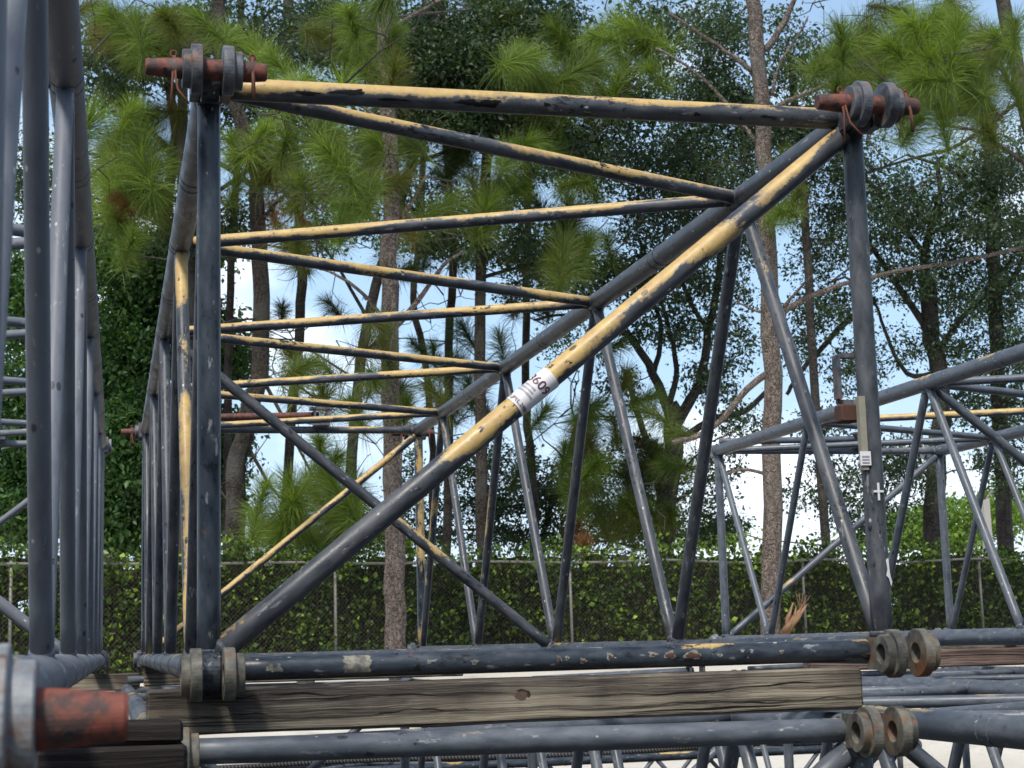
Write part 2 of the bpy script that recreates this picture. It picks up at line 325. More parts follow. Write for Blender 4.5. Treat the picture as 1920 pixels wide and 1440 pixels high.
def boom(label, loc, n=4, Wd=1.5, H=1.24, P=1.4326, rot=(0, 0, 0), r=(.0325, .0245, .0185), mats=('paint', 'paint_dark', 'paint'), lugm='lug_dark', lugb=None, yel=None, pins=(), mid=2, diag=True, storage=True, skip=(), group='grey tubular crane boom sections stacked in the yard'):
    """local frame: x across, y along, z up, origin at the front left bottom node"""
    root = empty('crane_boom_section', loc, label, 'boom section', group, rot)
    rc, re, rl = r; L = n*P; yel = yel or {}
    cm, pm, lm = [M[k] for k in mats]; lm1 = M[lugm]; lm2 = M[lugb or lugm]
    for ix, x in enumerate((0, Wd)):
        for iz, z in enumerate((0, H)):
            m = MB(); m.tube([(x, -.03, z), (x, L+.03, z)], rc, 28, yel.get(('chord', ix, iz), .1))
            for k in range(2*n+1):                                        # weld beads where the lacing lands
                yy = k*P/2
                integer = k % 2 == 0
                for dy in (-.028, .028):
                    m.lathe((x, yy+dy, z), (0, 1, 0), [(-.006, rc*.99), (-.003, rc*1.045), (.003, rc*1.045), (.006, rc*.99)], 24)
            ch = m.build('chord', cm, root)
            lm_ = lm1 if iz else lm2
            lug(ch, x, -.01, z-(.008 if iz == 0 else 0), -1, lm_); lug(ch, x, L+.01, z, 1, lm1)
    def bar(name, a, b, rad, yk, mat):
        m = MB(); yv = yel.get(yk, yel.get(yk[0], 0.)); m.tube([a, b], rad, 20, yv)
        a_, b_ = np.array(a, float), np.array(b, float); dd = (b_-a_)/np.linalg.norm(b_-a_); sn = math.sqrt(max(.05, 1-dd[1]**2)); e_ = (rc+.0035)/sn
        for q_, sg in ((a_, 1), (b_, -1)): m.lathe(q_+dd*sg*e_, dd, [(-.007, rad*.99), (-.003, rad*1.10), (.002, rad*1.12), (.006, rad*.99)], 20)
        return m.build(name, mat, root)
    if 'post' not in skip: 
        for ix, x in enumerate((0, Wd)):
            for iy, y in enumerate((0, L)): bar('end_post', (x, y, 0), (x, y, H), re, ('post', ix, iy), pm if ix == 0 or iy else lm)
    for iy, y in enumerate((0, L)):
        bar('cross_tube', (0, y, H), (Wd, y, H), re if iy == 0 else rl*1.1, ('cross', 1, iy), cm)
        bar('cross_tube', (0, y, 0), (Wd, y, 0), re if iy == 0 else rl*1.1, ('cross', 0, iy), pm)
        if diag: bar('diagonal_tube', (0, y+.0, .02), (Wd, y+.0, H-.02), re*1.03 if iy == 0 else rl*1.08, ('diag', iy), cm if iy == 0 else lm)
    if mid is not None: bar('diagonal_tube', (0, mid*P, H), (Wd, mid*P, 0), rl*1.15, ('mid',), lm)
    for k in range(n):
        a, h, b = k*P, (k+.5)*P, (k+1)*P
        for nm, A, B, C in (('top', (0, a, H), (Wd, h, H), (0, b, H)), ('bot', (Wd, a, 0), (0, h, 0), (Wd, b, 0)), ('left', (0, a, H), (0, h, 0), (0, b, H)), ('right', (Wd, a, 0), (Wd, h, H), (Wd, b, 0))):
            bar('lacing_bar', A, B, rl, (nm, 2*k), lm); bar('lacing_bar', B, C, rl, (nm, 2*k+1), lm)
    if storage:
        z = H+.075; m = MB(); m.tube([(0, L-.05, z-.02), (Wd*.62, L-.05, z)], rl*1.05, 16, yel.get('storage', 0.)); st = m.build('storage_tube', M['rust'] if storage == 'rust' else lm, root)
        b = MB(); X = Wd*.6; b.box((X, L-.09, H+.015), (X+.09, L-.02, H+.03)); b.box((X, L-.09, H+.03), (X+.012, L-.02, z+.03)); b.box((X+.078, L-.09, H+.03), (X+.09, L-.02, z+.03)); b.box((X-.02, L-.095, z+.03), (X+.11, L-.015, z+.042))
        b.build('bracket', M['lug_dark'], st)
    for (ix, iz, iy, fl, *dx_) in pins: pin(root, ix*Wd+(dx_[0] if dx_ else 0), -.115 if iy == 0 else L+.115, iz*H-(.008 if iz == 0 else 0), fl, cot=(fl == 1))
    return root

Y = {'top': .78, ('cross', 1, 0): .86, ('cross', 1, 1): .4, ('chord', 1, 1): .15, ('chord', 0, 1): .3, ('chord', 0, 0): .1, ('chord', 1, 0): 0,
     ('diag', 0): lambda s: .0 if s < .345 else (1.0 if s < .62 else (.9 if s < .8 else .62)), ('diag', 1): .95, ('mid',): lambda s: .85 if .50 < s < .74 else .05,
     ('left', 1): .78, ('right', 5): .6, ('right', 7): .7, ('right', 6): .3, ('left', 4): .4, 'storage': .3, ('post', 1, 1): .8, ('post', 0, 1): .2}
B1 = boom('grey boom section with worn yellow tubes and a white numbered tag on its diagonal', (0, 0, 0), yel=Y, lugb='lug_mossy', pins=((0, 1, 0, 1), (1, 1, 0, 1), (0, 1, 1, 1), (1, 1, 1, 1)), storage='rust')
B2 = boom('slate grey boom section at the left edge, nearest the camera, with big red pin', (-1.812, -2.177, .003), n=6, P=1.388, H=1.208, rot=(0, 0, -.0075), mats=('paint_grey', 'paint_grey', 'paint_grey'), lugm='lug_grey', pins=((1, 0, 0, -1, -.0135),), r=(.036, .0255, .0175), mid=3, diag=True)
B3 = boom('slate blue boom section standing beyond the right post, in front of the hedge', (3.7467, 1.0458, .005), Wd=1.6, rot=(0, 0, .0106), mats=('paint_blue', 'paint_blue', 'paint_blue'), lugm='lug_grey', yel={('cross', 1, 0): .1, ('top', 5): .8}, r=(.038, .026, .0205))
B4 = boom('grey boom section lying under the timber beam, below the yellow patched one', (-.105, -.12, -.155-1.24), Wd=1.47, rot=(0, .008, 0), mats=('paint_blue', 'paint_blue', 'paint_blue'), lugm='lug_mossy', yel={'top': .1, ('cross', 1, 0): .10}, r=(.0325, .0255, .0185))
B5 = boom('heavy tubed grey boom section in the lower tier at the right edge', (2.07, -1.6, -.225-1.24), n=5, rot=(0, 0, .0), mats=('paint_blue', 'paint_blue', 'paint_blue'), lugm='lug_grey', r=(.0425, .027, .023))
B6 = boom('grey boom section in the lower tier beneath the left edge stack', (-1.82, -1.2, -.24-1.24), n=5, mats=('paint_grey', 'paint_grey', 'paint_grey'), lugm='lug_grey', pins=((1, 1, 1, -1),))
B7 = boom('grey boom section in the lower tier beneath the slate blue one on the right', (3.75, .9, -.225-1.24), n=4, mats=('paint_blue', 'paint_blue', 'paint_blue'), lugm='lug_grey')

# lot tag wrapped round the diagonal, with its lettering
A = np.array([0, 0, .02]); Bv = np.array([1.5, 0, 1.22]); ax = (Bv-A)/np.linalg.norm(Bv-A); Ld = np.linalg.norm(Bv-A)
vw = np.array([-.25, -1, .25]); vw = vw-ax*(vw@ax); vw /= np.linalg.norm(vw); sd_ = np.cross(vw, ax)      # vw faces the viewer, sd_ runs across the tube
RD = .0245*1.03
if sd_[2] > 0: sd_ = -sd_
def on_tube(s, w, off):
    th = w/RD; return A+ax*s+(vw*math.cos(th)+sd_*math.sin(th))*(RD+off)
S0, S1 = .842, .952
t = NT('white_label_paper'); n = t.noise(t.obj(), 60, 4); t.set(t.b.inputs['Base Color'], t.mix(n, (.82, .80, .80), (.70, .68, .68))); t.b.inputs['Roughness'].default_value = .45; M['paper'] = t.m
t = NT('label_ink'); t.b.inputs['Base Color'].default_value = (.10, .035, .05, 1); M['ink'] = t.m
t = NT('label_small_print'); t.b.inputs['Base Color'].default_value = (.36, .34, .38, 1); M['ink2'] = t.m
def place_along(d): # find tube distance whose x fraction matches
    return d
m = MB(); ns, nw = 12, 40; V = []; F = []
for i in range(ns+1):
    for j in range(nw+1): V.append(on_tube(S0+(S1-S0)*i/ns, -.066+.132*j/nw, .0012+.0004*math.sin(i*1.3+j*.35)))
for i in range(ns):
    for j in range(nw): a = i*(nw+1)+j; F.append([a, a+1, a+nw+2, a+nw+1])
m._add(V, F); tg = m.build('lot_tag', M['paper'], B1)
def wrapped_text(txt, size, s_base, w_left, mat, name='lettering', parent=None, fn=on_tube, off=.0022, stretch=1.):
    cu = bpy.data.curves.new(name, 'FONT'); cu.body = txt; cu.size = size; cu.resolution_u = 3; cu.offset = size*.012
    o = bpy.data.objects.new(name, cu); COL.objects.link(o); dg = bpy.context.evaluated_depsgraph_get(); dg.update()
    me = bpy.data.meshes.new_from_object(o.evaluated_get(dg)); bpy.data.objects.remove(o)
    import bmesh
    bm = bmesh.new(); bm.from_mesh(me); bmesh.ops.triangulate(bm, faces=bm.faces[:])
    for _ in range(3):
        long_ = [e for e in bm.edges if e.calc_length() > size*.16]
        if not long_: break
        bmesh.ops.subdivide_edges(bm, edges=long_, cuts=1); bmesh.ops.triangulate(bm, faces=bm.faces[:])
    for v_ in bm.verts: v_.co = Vector(fn(s_base+v_.co.y, w_left+v_.co.x*stretch, off))
    me2 = bpy.data.meshes.new(name); bm.to_mesh(me2); bm.free(); me2.materials.append(mat)
    q = bpy.data.objects.new(name, me2); COL.objects.link(q); q.parent = parent; return q
wrapped_text('.3609', .031, S0+.064, -.037, M['ink'], parent=tg)
wrapped_text('1.JPEL.29881', .0125, S0+.006, -.024, M['ink'], parent=tg)
for k, (s_, w0, w1) in enumerate(((.052, -.022, .008), (.043, -.030, .010), (.034, -.030, .016))):
    m = MB(); V = []; 
    for j in range(15): V += [on_tube(S0+s_, w0+(w1-w0)*j/14, .0022), on_tube(S0+s_+.0052, w0+(w1-w0)*j/14, .0022)]
    m._add(V, [[2*j, 2*j+2, 2*j+3, 2*j+1] for j in range(14)]); m.build('print_line', M['ink2'], tg)

# things on the right post
def post_strip(name, z0, z1, th0, th1, off, mat, parent, R=.0245, x=1.5, y=0.):
    m = MB(); V = []; F = []; nz_, nt = 10, 12
    for i in range(nz_+1):
        for j in range(nt+1):
            th = math.radians(th0+(th1-th0)*j/nt); V.append((x+math.sin(th)*(R+off), y-math.cos(th)*(R+off), z0+(z1-z0)*i/nz_))
    for i in range(nz_):
        for j in range(nt): a = i*(nt+1)+j; F.append([a, a+1, a+nt+2, a+nt+1])
    m._add(V, F); return m.build(name, mat, parent)
t = NT('bare_primer'); n = t.noise(t.obj(), 40, 5, .7); t.set(t.b.inputs['Base Color'], t.mix(n, (.36, .33, .25), (.20, .19, .15))); t.b.inputs['Roughness'].default_value = .6; M['primer'] = t.m
t = NT('dull_brown_rust'); n = t.noise(t.obj(), 90, 5, .7); t.set(t.b.inputs['Base Color'], t.mix(n, (.12, .052, .032), (.045, .024, .02))); t.b.inputs['Roughness'].default_value = .9; M['rust_dull'] = t.m
t = NT('scuffed_pale_primer'); n = t.noise(t.obj(), 70, 5, .75); t.set(t.b.inputs['Base Color'], t.mix(t.ramp(n, [(.4, 0), (.6, 1)]), (.27, .255, .205), (.085, .085, .08))); t.b.inputs['Roughness'].default_value = .6; M['scuffed'] = t.m
t = NT('white_paint_mark'); t.b.inputs['Base Color'].default_value = (.7, .72, .7, 1); M['white'] = t.m
pp = MB(); pp.box((1.5-.034, -.022, .405), (1.5-.018, -.006, .575)); pl = pp.build('backing_plate', M['primer'], B1)
t2 = MB(); t2.box((1.5-.040, -.026, .415), (1.5-.014, -.0235, .447)); l2 = t2.build('small_tag', M['paper'], B1)
for k in range(3):
    q = MB(); q.box((1.5-.036, -.0272, .420+.007*k), (1.5-.018, -.0262, .423+.007*k)); q.build('print_line', M['ink2'], l2)
mk = MB(); mk.box((1.4975, -.0262, .335), (1.5025, -.0245, .375)); mk.box((1.488, -.0266, .353), (1.512, -.0248, .358)); mk.build('cross_mark', M['white'], B1)
pe = MB(); pe._add([(1.507, -.0262, .20), (1.514, -.0250, .205), (1.516, -.0244, .17), (1.522, -.0215, .15), (1.518, -.0235, .14), (1.513, -.0250, .158), (1.506, -.0262, .165), (1.510, -.0258, .18)], [[0, 7, 6, 5, 4, 3, 2, 1]], smooth=False)
pe.build('peeled_patch', M['white'], B1)
def bare_spot(parent, y0, z0, R_, X, phi, w, h, mat, name, off=.0006, n=22):
    "irregular chip on a tube running along x; phi: 0 faces the camera, + is up"
    V = [(X, y0-math.cos(phi)*(R_+off+.0002), z0+math.sin(phi)*(R_+off+.0002))]; ph = random.random()*6
    for ring in (.5, 1.):
        for k in range(n):
            a = 2*math.pi*k/n; q = ring*(1+.22*math.sin(3*a+ph)+.16*math.sin(5*a+ph*2)+.12*random.uniform(-1, 1)); x = X+math.cos(a)*w*q; p = phi+math.sin(a)*h*q/R_
            V.append((x, y0-math.cos(p)*(R_+off), z0+math.sin(p)*(R_+off)))
    F = [[0, 1+k, 1+(k+1) % n] for k in range(n)]+[[1+k, 1+n+k, 1+n+(k+1) % n, 1+(k+1) % n] for k in range(n)]
    m = MB(); m._add(V, F); return m.build(name, mat, parent)
ct = {o_.name.split('.')[0]+('t' if o_.data.vertices[0].co.z > .5 else 'b'): o_ for o_ in B1.children if o_.name.startswith('cross_tube') and o_.data.vertices[0].co.y < .5}
ctop, cbot = ct['cross_tubet'], ct['cross_tubeb']
def X_of(px, z):
    lo, hi = 0., 1.5
    for _ in range(40):
        mid_ = (lo+hi)/2; d_ = np.array([mid_, 0, z])-CAM
        if 960+FPX*(d_@RT)/(d_@FW) < px: lo = mid_
        else: hi = mid_
    return lo
for (px, ph, w, h, rs) in ((800, .1, .005, .006, 0), (885, 0, .009, .007, .3), (1043, 0, .006, .010, .7), (1058, .1, .005, .007, .5), (1088, -.2, .009, .008, .6), (1137, .15, .008, .012, .5), (1218, .2, .012, .008, .4), (1250, .1, .015, .011, .75), (1292, .05, .024, .012, .8), (1385, .3, .006, .005, 0), (1402, .25, .005, .006, 0), (1458, .1, .006, .006, .4), (505, 0, .010, .010, 0), (520, -.1, .012, .007, 0), (1340, .0, .006, .004, 0), (690, .4, .006, .004, 0)):
    X = X_of(px, 0); w *= .85; h *= .75; bare_spot(cbot, 0, 0, .0245, X, ph, w, h, M['scuffed'], 'bare_spot')
    if rs: bare_spot(cbot, 0, 0, .0245, X, ph-.05, w*rs, h*rs*.8, M['rust_dull'], 'rust_spot', .0012)
m = MB(); V = [];
for i in range(9):
    for j in range(9):
        p = -.6+1.6*j/8; V.append((X_of(642, 0)+.055*i/8+(.003*math.sin(j*2.1) if i in (0, 8) else 0), -math.cos(p)*.0249, math.sin(p)*.0249))
m._add(V, [[i*9+j, (i+1)*9+j, (i+1)*9+j+1, i*9+j+1] for i in range(8) for j in range(8)]); m.build('faded_band', M['scuffed'], cbot)
for (px, ph, w, h) in ((575, -.35, .030, .006), (648, -.1, .040, .007), (668, .0, .018, .008), (735, -.55, .045, .004), (872, -.45, .030, .009), (905, -.55, .034, .011), (925, -.3, .012, .007), (1020, -.3, .010, .006), (1085, -.3, .004, .006), (1300, -.5, .010, .006), (1430, -.4, .02, .004)):
    bare_spot(ctop, 0, 1.24, .0245, X_of(px, 1.24), ph, w*.8, h*.7, M['hole'], 'black_scuff')
# plate bracket welded behind the right post
br = MB()
def P_(px, py, Z): return at(px, py, Z)
bx = 1.5
br.box((bx-.064, .02, .575), (bx-.054, .045, .678)); br.box((bx-.054, .02, .672), (bx-.014, .045, .682)); br.box((bx-.060, .035, .565), (bx-.02, .045, .575))
bk = br.build('bracket', M['lug_dark'], B1); br = MB(); br.box((bx-.062, .012, .520), (bx-.022, .055, .562), bev=.004); br.build('bracket_foot', M['rust_dull'], bk)

# ---------------------------------------------------------------- timbers
def timber(label, lo, hi, mat, rot=0.):
    m = MB(); c = [(lo[i]+hi[i])/2 for i in range(3)]; h = [(hi[i]-lo[i])/2 for i in range(3)]
    m.box([-v_ for v_ in h], h, bev=.006); o = m.build('wooden_sleeper', M[mat], jitter=.0007); o.location = c; o.rotation_euler = (0, 0, rot)
    tag(o, label, 'timber', 'timber beams between the boom sections'); return o
timber('long weathered timber beam with a knot under the yellow patched boom', (-.125, -.045, -.128), (1.425, .05, -.036), 'timber')
mb0 = bpy.data.objects['wooden_sleeper']; yf = -.0475-.0025+.0; cz = -.082
def front_blob(cx, cz_, w, h, mat, name, off, n=20, rough_=.12):
    V = [(cx, -.0475-off, cz_+.082)]
    for k in range(n):
        a = 2*math.pi*k/n; q = 1+random.uniform(-rough_, rough_); V.append((cx+math.cos(a)*w*q, -.0475-off, cz_+.082+math.sin(a)*h*q))
    m = MB(); m._add(V, [[0, 1+k, 1+(k+1) % n] for k in range(n)], smooth=False); o = m.build(name, mat, mb0); return o
def crack(x0, x1, z0, z1, w, seedk):
    V = []; n = 40; F = []
    for i in range(n+1):
        f = i/n; z_ = z0+(z1-z0)*f+.0035*math.sin(f*9+seedk)+.0015*math.sin(f*31+seedk*2)+.082; ww = w*math.sin(math.pi*min(1, max(0, f)))**.6*(.6+.4*math.sin(f*17+seedk))+.0002
        x_ = x0+(x1-x0)*f; V += [(x_, -.0485, z_-ww), (x_, -.0485, z_+ww)]
    F = [[2*i, 2*i+2, 2*i+3, 2*i+1] for i in range(n)]; m = MB(); m._add(V, F, smooth=False); m.build('crack', M['hole'], mb0)
t = NT('dark_knot_wood'); v = t.obj(); w_ = t.noise(v, 130, 4, .7); t.set(t.b.inputs['Base Color'], t.mix(w_, (.035, .022, .016), (.15, .10, .07))); t.b.inputs['Roughness'].default_value = .9; M['knot'] = t.m
XO = -.65
front_blob(XO+.645, -.072, .021, .0135, M['timber_dark'], 'knot_rim', .0008); front_blob(XO+.645, -.073, .0145, .0095, M['knot'], 'knot', .0014, rough_=.2)
front_blob(XO+1.07, -.078, .0065, .0055, M['knot'], 'nail_hole', .001, rough_=.25)
crack(XO+.76, XO+1.39, -.082, -.066, .0016, 1); crack(XO-.11, XO+.30, -.052, -.056, .0014, 2); crack(XO+.05, XO+.60, -.060, -.066, .0009, 3); crack(XO+.30, XO+.56, -.098, -.092, .0008, 4); crack(XO+.63, XO+.66, -.074, -.071, .0012, 5); crack(XO+.95, XO+1.40, -.100, -.104, .0008, 6); crack(XO-.1, XO+.16, -.090, -.094, .0009, 8)
timber('thin dark plank on top of the thick beam, beside the big red pin', (-1.9, -.80, -.103), (-.085, -.68, -.068), 'timber_dark')
timber('thick dark beam beneath the thin plank at the bottom left corner', (-1.9, -.82, -.205), (-.081, -.66, -.105), 'timber_dark')
timber('pale timber block end seen between the two upright stacks at far left', (-1.95, 5.6, -.155), (-.03, 5.72, -.066), 'timber')
timber('reddish timber under the slate blue boom at the right edge', (2.45, 2.6, -.105), (5.5, 2.68, -.037), 'timber_red')
timber('short weathered timber under the far end of the yellow patched boom', (-.02, 5.2, -.128), (1.62, 5.3, -.036), 'timber')
timber('timber under the far end of the slate blue boom', (3.6, 6.1, -.122), (5.6, 6.2, -.037), 'timber')
for (x0, x1, y) in ((-1.95, 3.65, .3), (-1.95, 5.6, 4.3)):
    timber('ground sleeper timber beneath the lower tier of booms, %s row' % ('near' if y < 1 else 'far'), (x0, y, -1.62), (x1, y+.12, -1.50), 'timber_dark')

# ---------------------------------------------------------------- steel lying behind the stack
t = NT('black_greasy_rope'); v = t.attr('tc', 'Vector'); w_ = t.n.new('ShaderNodeTexWave'); w_.inputs['Scale'].default_value = 26; w_.bands_direction = 'DIAGONAL'; t.l.new(v, w_.inputs['Vector'])
t.set(t.b.inputs['Base Color'], t.mix(w_.outputs['Fac'], (.012, .011, .01), (.10, .09, .08))); t.b.inputs['Roughness'].default_value = .6; t.bump(w_.outputs['Fac'], 1, .01); M['rope'] = t.m
B8 = boom('small dark boom section lying crosswise on the ground behind the stack', (-.9, 9.0, -1.53), n=5, Wd=.8, H=.72, P=1.3, rot=(0, 0, -math.pi/2+.02), mats=('paint_dark', 'paint', 'paint_blue'), lugm='lug_dark', r=(.03, .022, .016), storage=False, mid=None)
for k, (yy, zz) in enumerate(((8.86, -.752), (8.72, -.765), (8.35, -.76))):
    m = MB(); pts = [(-.8+.5*i, yy+.03*math.sin(i*1.1+k), zz+.012*math.sin(i*.9+k*2)) for i in range(14)]
    m.tube(pts, .017, 10); tag(m.build('wire_rope', M['rope']), ['twisted wire rope lying nearest the fence on the crosswise dark boom', 'twisted wire rope lying in the middle of the crosswise dark boom', 'twisted wire rope lying nearest the camera on the crosswise dark boom'][k], 'wire rope', 'wire ropes on the crosswise boom')
#FOLIAGE
# ---------------------------------------------------------------- vegetation materials
def leaf_material(name, stops, trans, rough=.5, tcol=None):
    t = NT(name); c = t.ramp(t.attr('var'), stops)
    t.set(t.b.inputs['Base Color'], c); t.b.inputs['Roughness'].default_value = rough; t.b.inputs['Specular IOR Level'].default_value = .35
    tr = t.n.new('ShaderNodeBsdfTranslucent'); t.l.new(t.mix(1.0, c, (1.6, 1.7, .7), 'MULTIPLY'), tr.inputs[0])
    ms = t.n.new('ShaderNodeMixShader'); ms.inputs[0].default_value = trans
    t.l.new(t.b.outputs[0], ms.inputs[1]); t.l.new(tr.outputs[0], ms.inputs[2]); t.l.new(ms.outputs[0], t.out.inputs[0]); return t.m
def bark_material(name, a, b, sc=1.):
    t = NT(name); v = t.attr('tc', 'Vector'); n = t.noise(t.map(v, (1.6, 1.6, .35)), 9*sc, 6, .7); pl = t.voro(t.map(t.add(v, t.noise(v, 6, 3, out='Color')), (1.5, 1.5, .5)), 11*sc)
    c = t.mix(t.ramp(n, [(.35, 0), (.65, 1)]), a, b); c = t.mix(t.ramp(pl, [(.38, 0), (.62, .9)]), c, tuple(x*.28 for x in a))
    c = t.mix(t.ramp(t.noise(v, 1.3, 3), [(.5, 0), (.7, .5)]), c, (.16, .155, .13))
    t.set(t.b.inputs['Base Color'], c); t.b.inputs['Roughness'].default_value = .95; t.bump(t.math('SUBTRACT', n, pl), .9, .03); return t.m
M['oakleaf'] = leaf_material('dark_glossy_oak_leaves', [(0, (.026, .046, .026)), (.55, (.048, .080, .038)), (.85, (.085, .125, .055)), (1, (.14, .19, .08))], .28, .42)
M['broadleaf'] = leaf_material('deep_green_broad_leaves', [(0, (.026, .058, .02)), (.5, (.05, .112, .032)), (.9, (.10, .19, .05)), (1, (.16, .27, .07))], .3, .4)
M['needle'] = leaf_material('bright_pine_needles', [(0, (.20, .10, .035)), (.12, (.15, .14, .04)), (.3, (.085, .115, .030)), (.6, (.115, .170, .036)), (1, (.24, .32, .065))], .42, .45)
M['needle_dark'] = leaf_material('olive_pine_needles', [(0, (.11, .08, .03)), (.2, (.06, .085, .028)), (.6, (.065, .115, .035)), (1, (.12, .18, .05))], .36, .5)
M['needle_dead'] = leaf_material('dead_orange_pine_needles', [(0, (.16, .075, .03)), (1, (.38, .19, .085))], .3, .8)
M['ivy'] = leaf_material('glossy_vine_leaves', [(0, (.015, .026, .008)), (.5, (.060, .102, .020)), (.86, (.13, .21, .034)), (.93, (.26, .38, .04)), (1, (.42, .55, .08))], .3, .38)
M['farleaf'] = leaf_material('sunlit_far_leaves', [(0, (.07, .13, .025)), (1, (.22, .34, .06))], .4, .6)
M['pinebark'] = bark_material('flaky_pine_bark', (.17, .125, .10), (.37, .30, .255))
M['pinebark_dark'] = bark_material('brown_pine_bark', (.055, .043, .034), (.12, .095, .075))
M['oakbark'] = bark_material('dark_oak_bark', (.05, .042, .035), (.11, .095, .08))
M['twig'] = bark_material('dry_twig_bark', (.10, .085, .07), (.17, .15, .13), 2)

def unit(a): return a/(np.linalg.norm(a, axis=-1, keepdims=True)+1e-9)
def leaf_cloud(C, size, aspect=.5, up=.35, fold=.12, sizevar=.35):
    "folded leaf (4 verts, 2 tris) at every centre"
    n = len(C); d = unit(rng.normal(size=(n, 3))+np.array([0, 0, -.25])); nr = rng.normal(size=(n, 3))+np.array([0, 0, up*3]); s = unit(np.cross(d, nr)); k = unit(np.cross(s, d))
    L = (size*(1+sizevar*rng.normal(size=n))).clip(size*.4)[:, None]; w = L*aspect*.5
    a = C; b = C+d*L*.5+s*w+k*L*fold; c = C+d*L; e = C+d*L*.5-s*w+k*L*fold
    V = np.stack([a, b, c, e], 1).reshape(-1, 3); i = np.arange(n)[:, None]*4
    return V, np.concatenate([i+np.array([[0, 1, 2]]), i+np.array([[0, 2, 3]])])
def ell(px, py, rx, ry, Z, dz, n):
    "points in an ellipsoid seen at px,py"
    u = unit(rng.normal(size=(n, 3)))*(rng.random((n, 1))**.45)
    return np.array([at(px+u_[0]*rx, py+u_[1]*ry, Z+u_[2]*dz) for u_ in u])
def crown_leaves(name, parent, ells, size, mat, per=16, spread=.17, aspect=.5, density=1.0):
    density *= 1.65
    CC = []; VV = []
    for (px, py, rx, ry, Z, dz, n) in ells:
        n = int(n*density); c = ell(px, py, rx, ry, Z, dz, n); pc = rng.integers(per//2, per*3//2, n)
        sp = spread*(.35+.9*rng.random(n)); tone = rng.random(n)**1.3
        rep = np.repeat(np.arange(n), pc); pts = c[rep]+rng.normal(size=(len(rep), 3))*sp[rep][:, None]*np.array([1, 1, .7])
        CC.append(pts); VV.append((tone[rep]*.5+rng.random(len(rep))*.5))
    C = np.concatenate(CC); var = np.concatenate(VV).clip(0, 1)
    V, F = leaf_cloud(C, size, aspect); return big_mesh(name, V, [F], np.repeat(var, 4), mat, parent)

def tuft_mesh(name, parent, tufts, mat):
    "tufts: (pos, direction, radius, n needles, tone, cone)"
    Vs = []; Fq = []; Ft = []; va = []; off = 0
    for (p, d, R, n, tone, cone) in tufts:
        d = np.asarray(d, float); d /= np.linalg.norm(d); t0 = rng.random((n, 1))**1.0
        base = p-d*t0*R*1.15+np.array([0, 0, -.12])*R*t0**2
        nd = unit(d*(cone*(1-.65*t0))+unit(rng.normal(size=(n, 3)))*1.0)
        L = R*(.72+.38*rng.random((n, 1))); w = .0048+.0022*rng.random((n, 1)); w = w*(R/.4)**.3
        sag = np.array([0, 0, -1.])*L*(.05+.38*rng.random((n, 1))**1.4)
        s = unit(np.cross(nd, rng.normal(size=(n, 3))))
        mid = base+nd*L*.55+sag*.25; tip = base+nd*L+sag
        V = np.stack([base-s*w*.5, base+s*w*.5, mid+s*w*.5, mid-s*w*.5, tip], 1).reshape(-1, 3)
        i = np.arange(n)[:, None]*5+off; Fq.append(i+np.array([[0, 1, 2, 3]])); Ft.append(i+np.array([[3, 2, 4]])); Vs.append(V); off += n*5
        v_ = (tone+.06+.10*rng.normal()+.17*rng.normal(size=n)-.10*t0[:, 0]).clip(0.04, 1); va.append(np.repeat(v_, 5))
    return big_mesh(name, np.concatenate(Vs), [np.concatenate(Fq), np.concatenate(Ft)], np.concatenate(va), mat, parent)

def wob(pts, amp, sub=4):
    "resample a polyline smoothly with a little wander"
    P = [np.asarray(p, float) for p in pts]; out = []
    for i in range(len(P)-1):
        p0 = P[max(i-1, 0)]; p1 = P[i]; p2 = P[i+1]; p3 = P[min(i+2, len(P)-1)]
        for j in range(sub):
            t_ = j/sub; q = .5*((2*p1)+(-p0+p2)*t_+(2*p0-5*p1+4*p2-p3)*t_*t_+(-p0+3*p1-3*p2+p3)*t_**3)
            if i+j > 0: q = q+rng.normal(size=3)*amp
            out.append(q)
    out.append(P[-1]); return out
def pxline(l, Z): return [at(p[0], p[1], (p[2] if len(p) > 2 else Z)) for p in l]

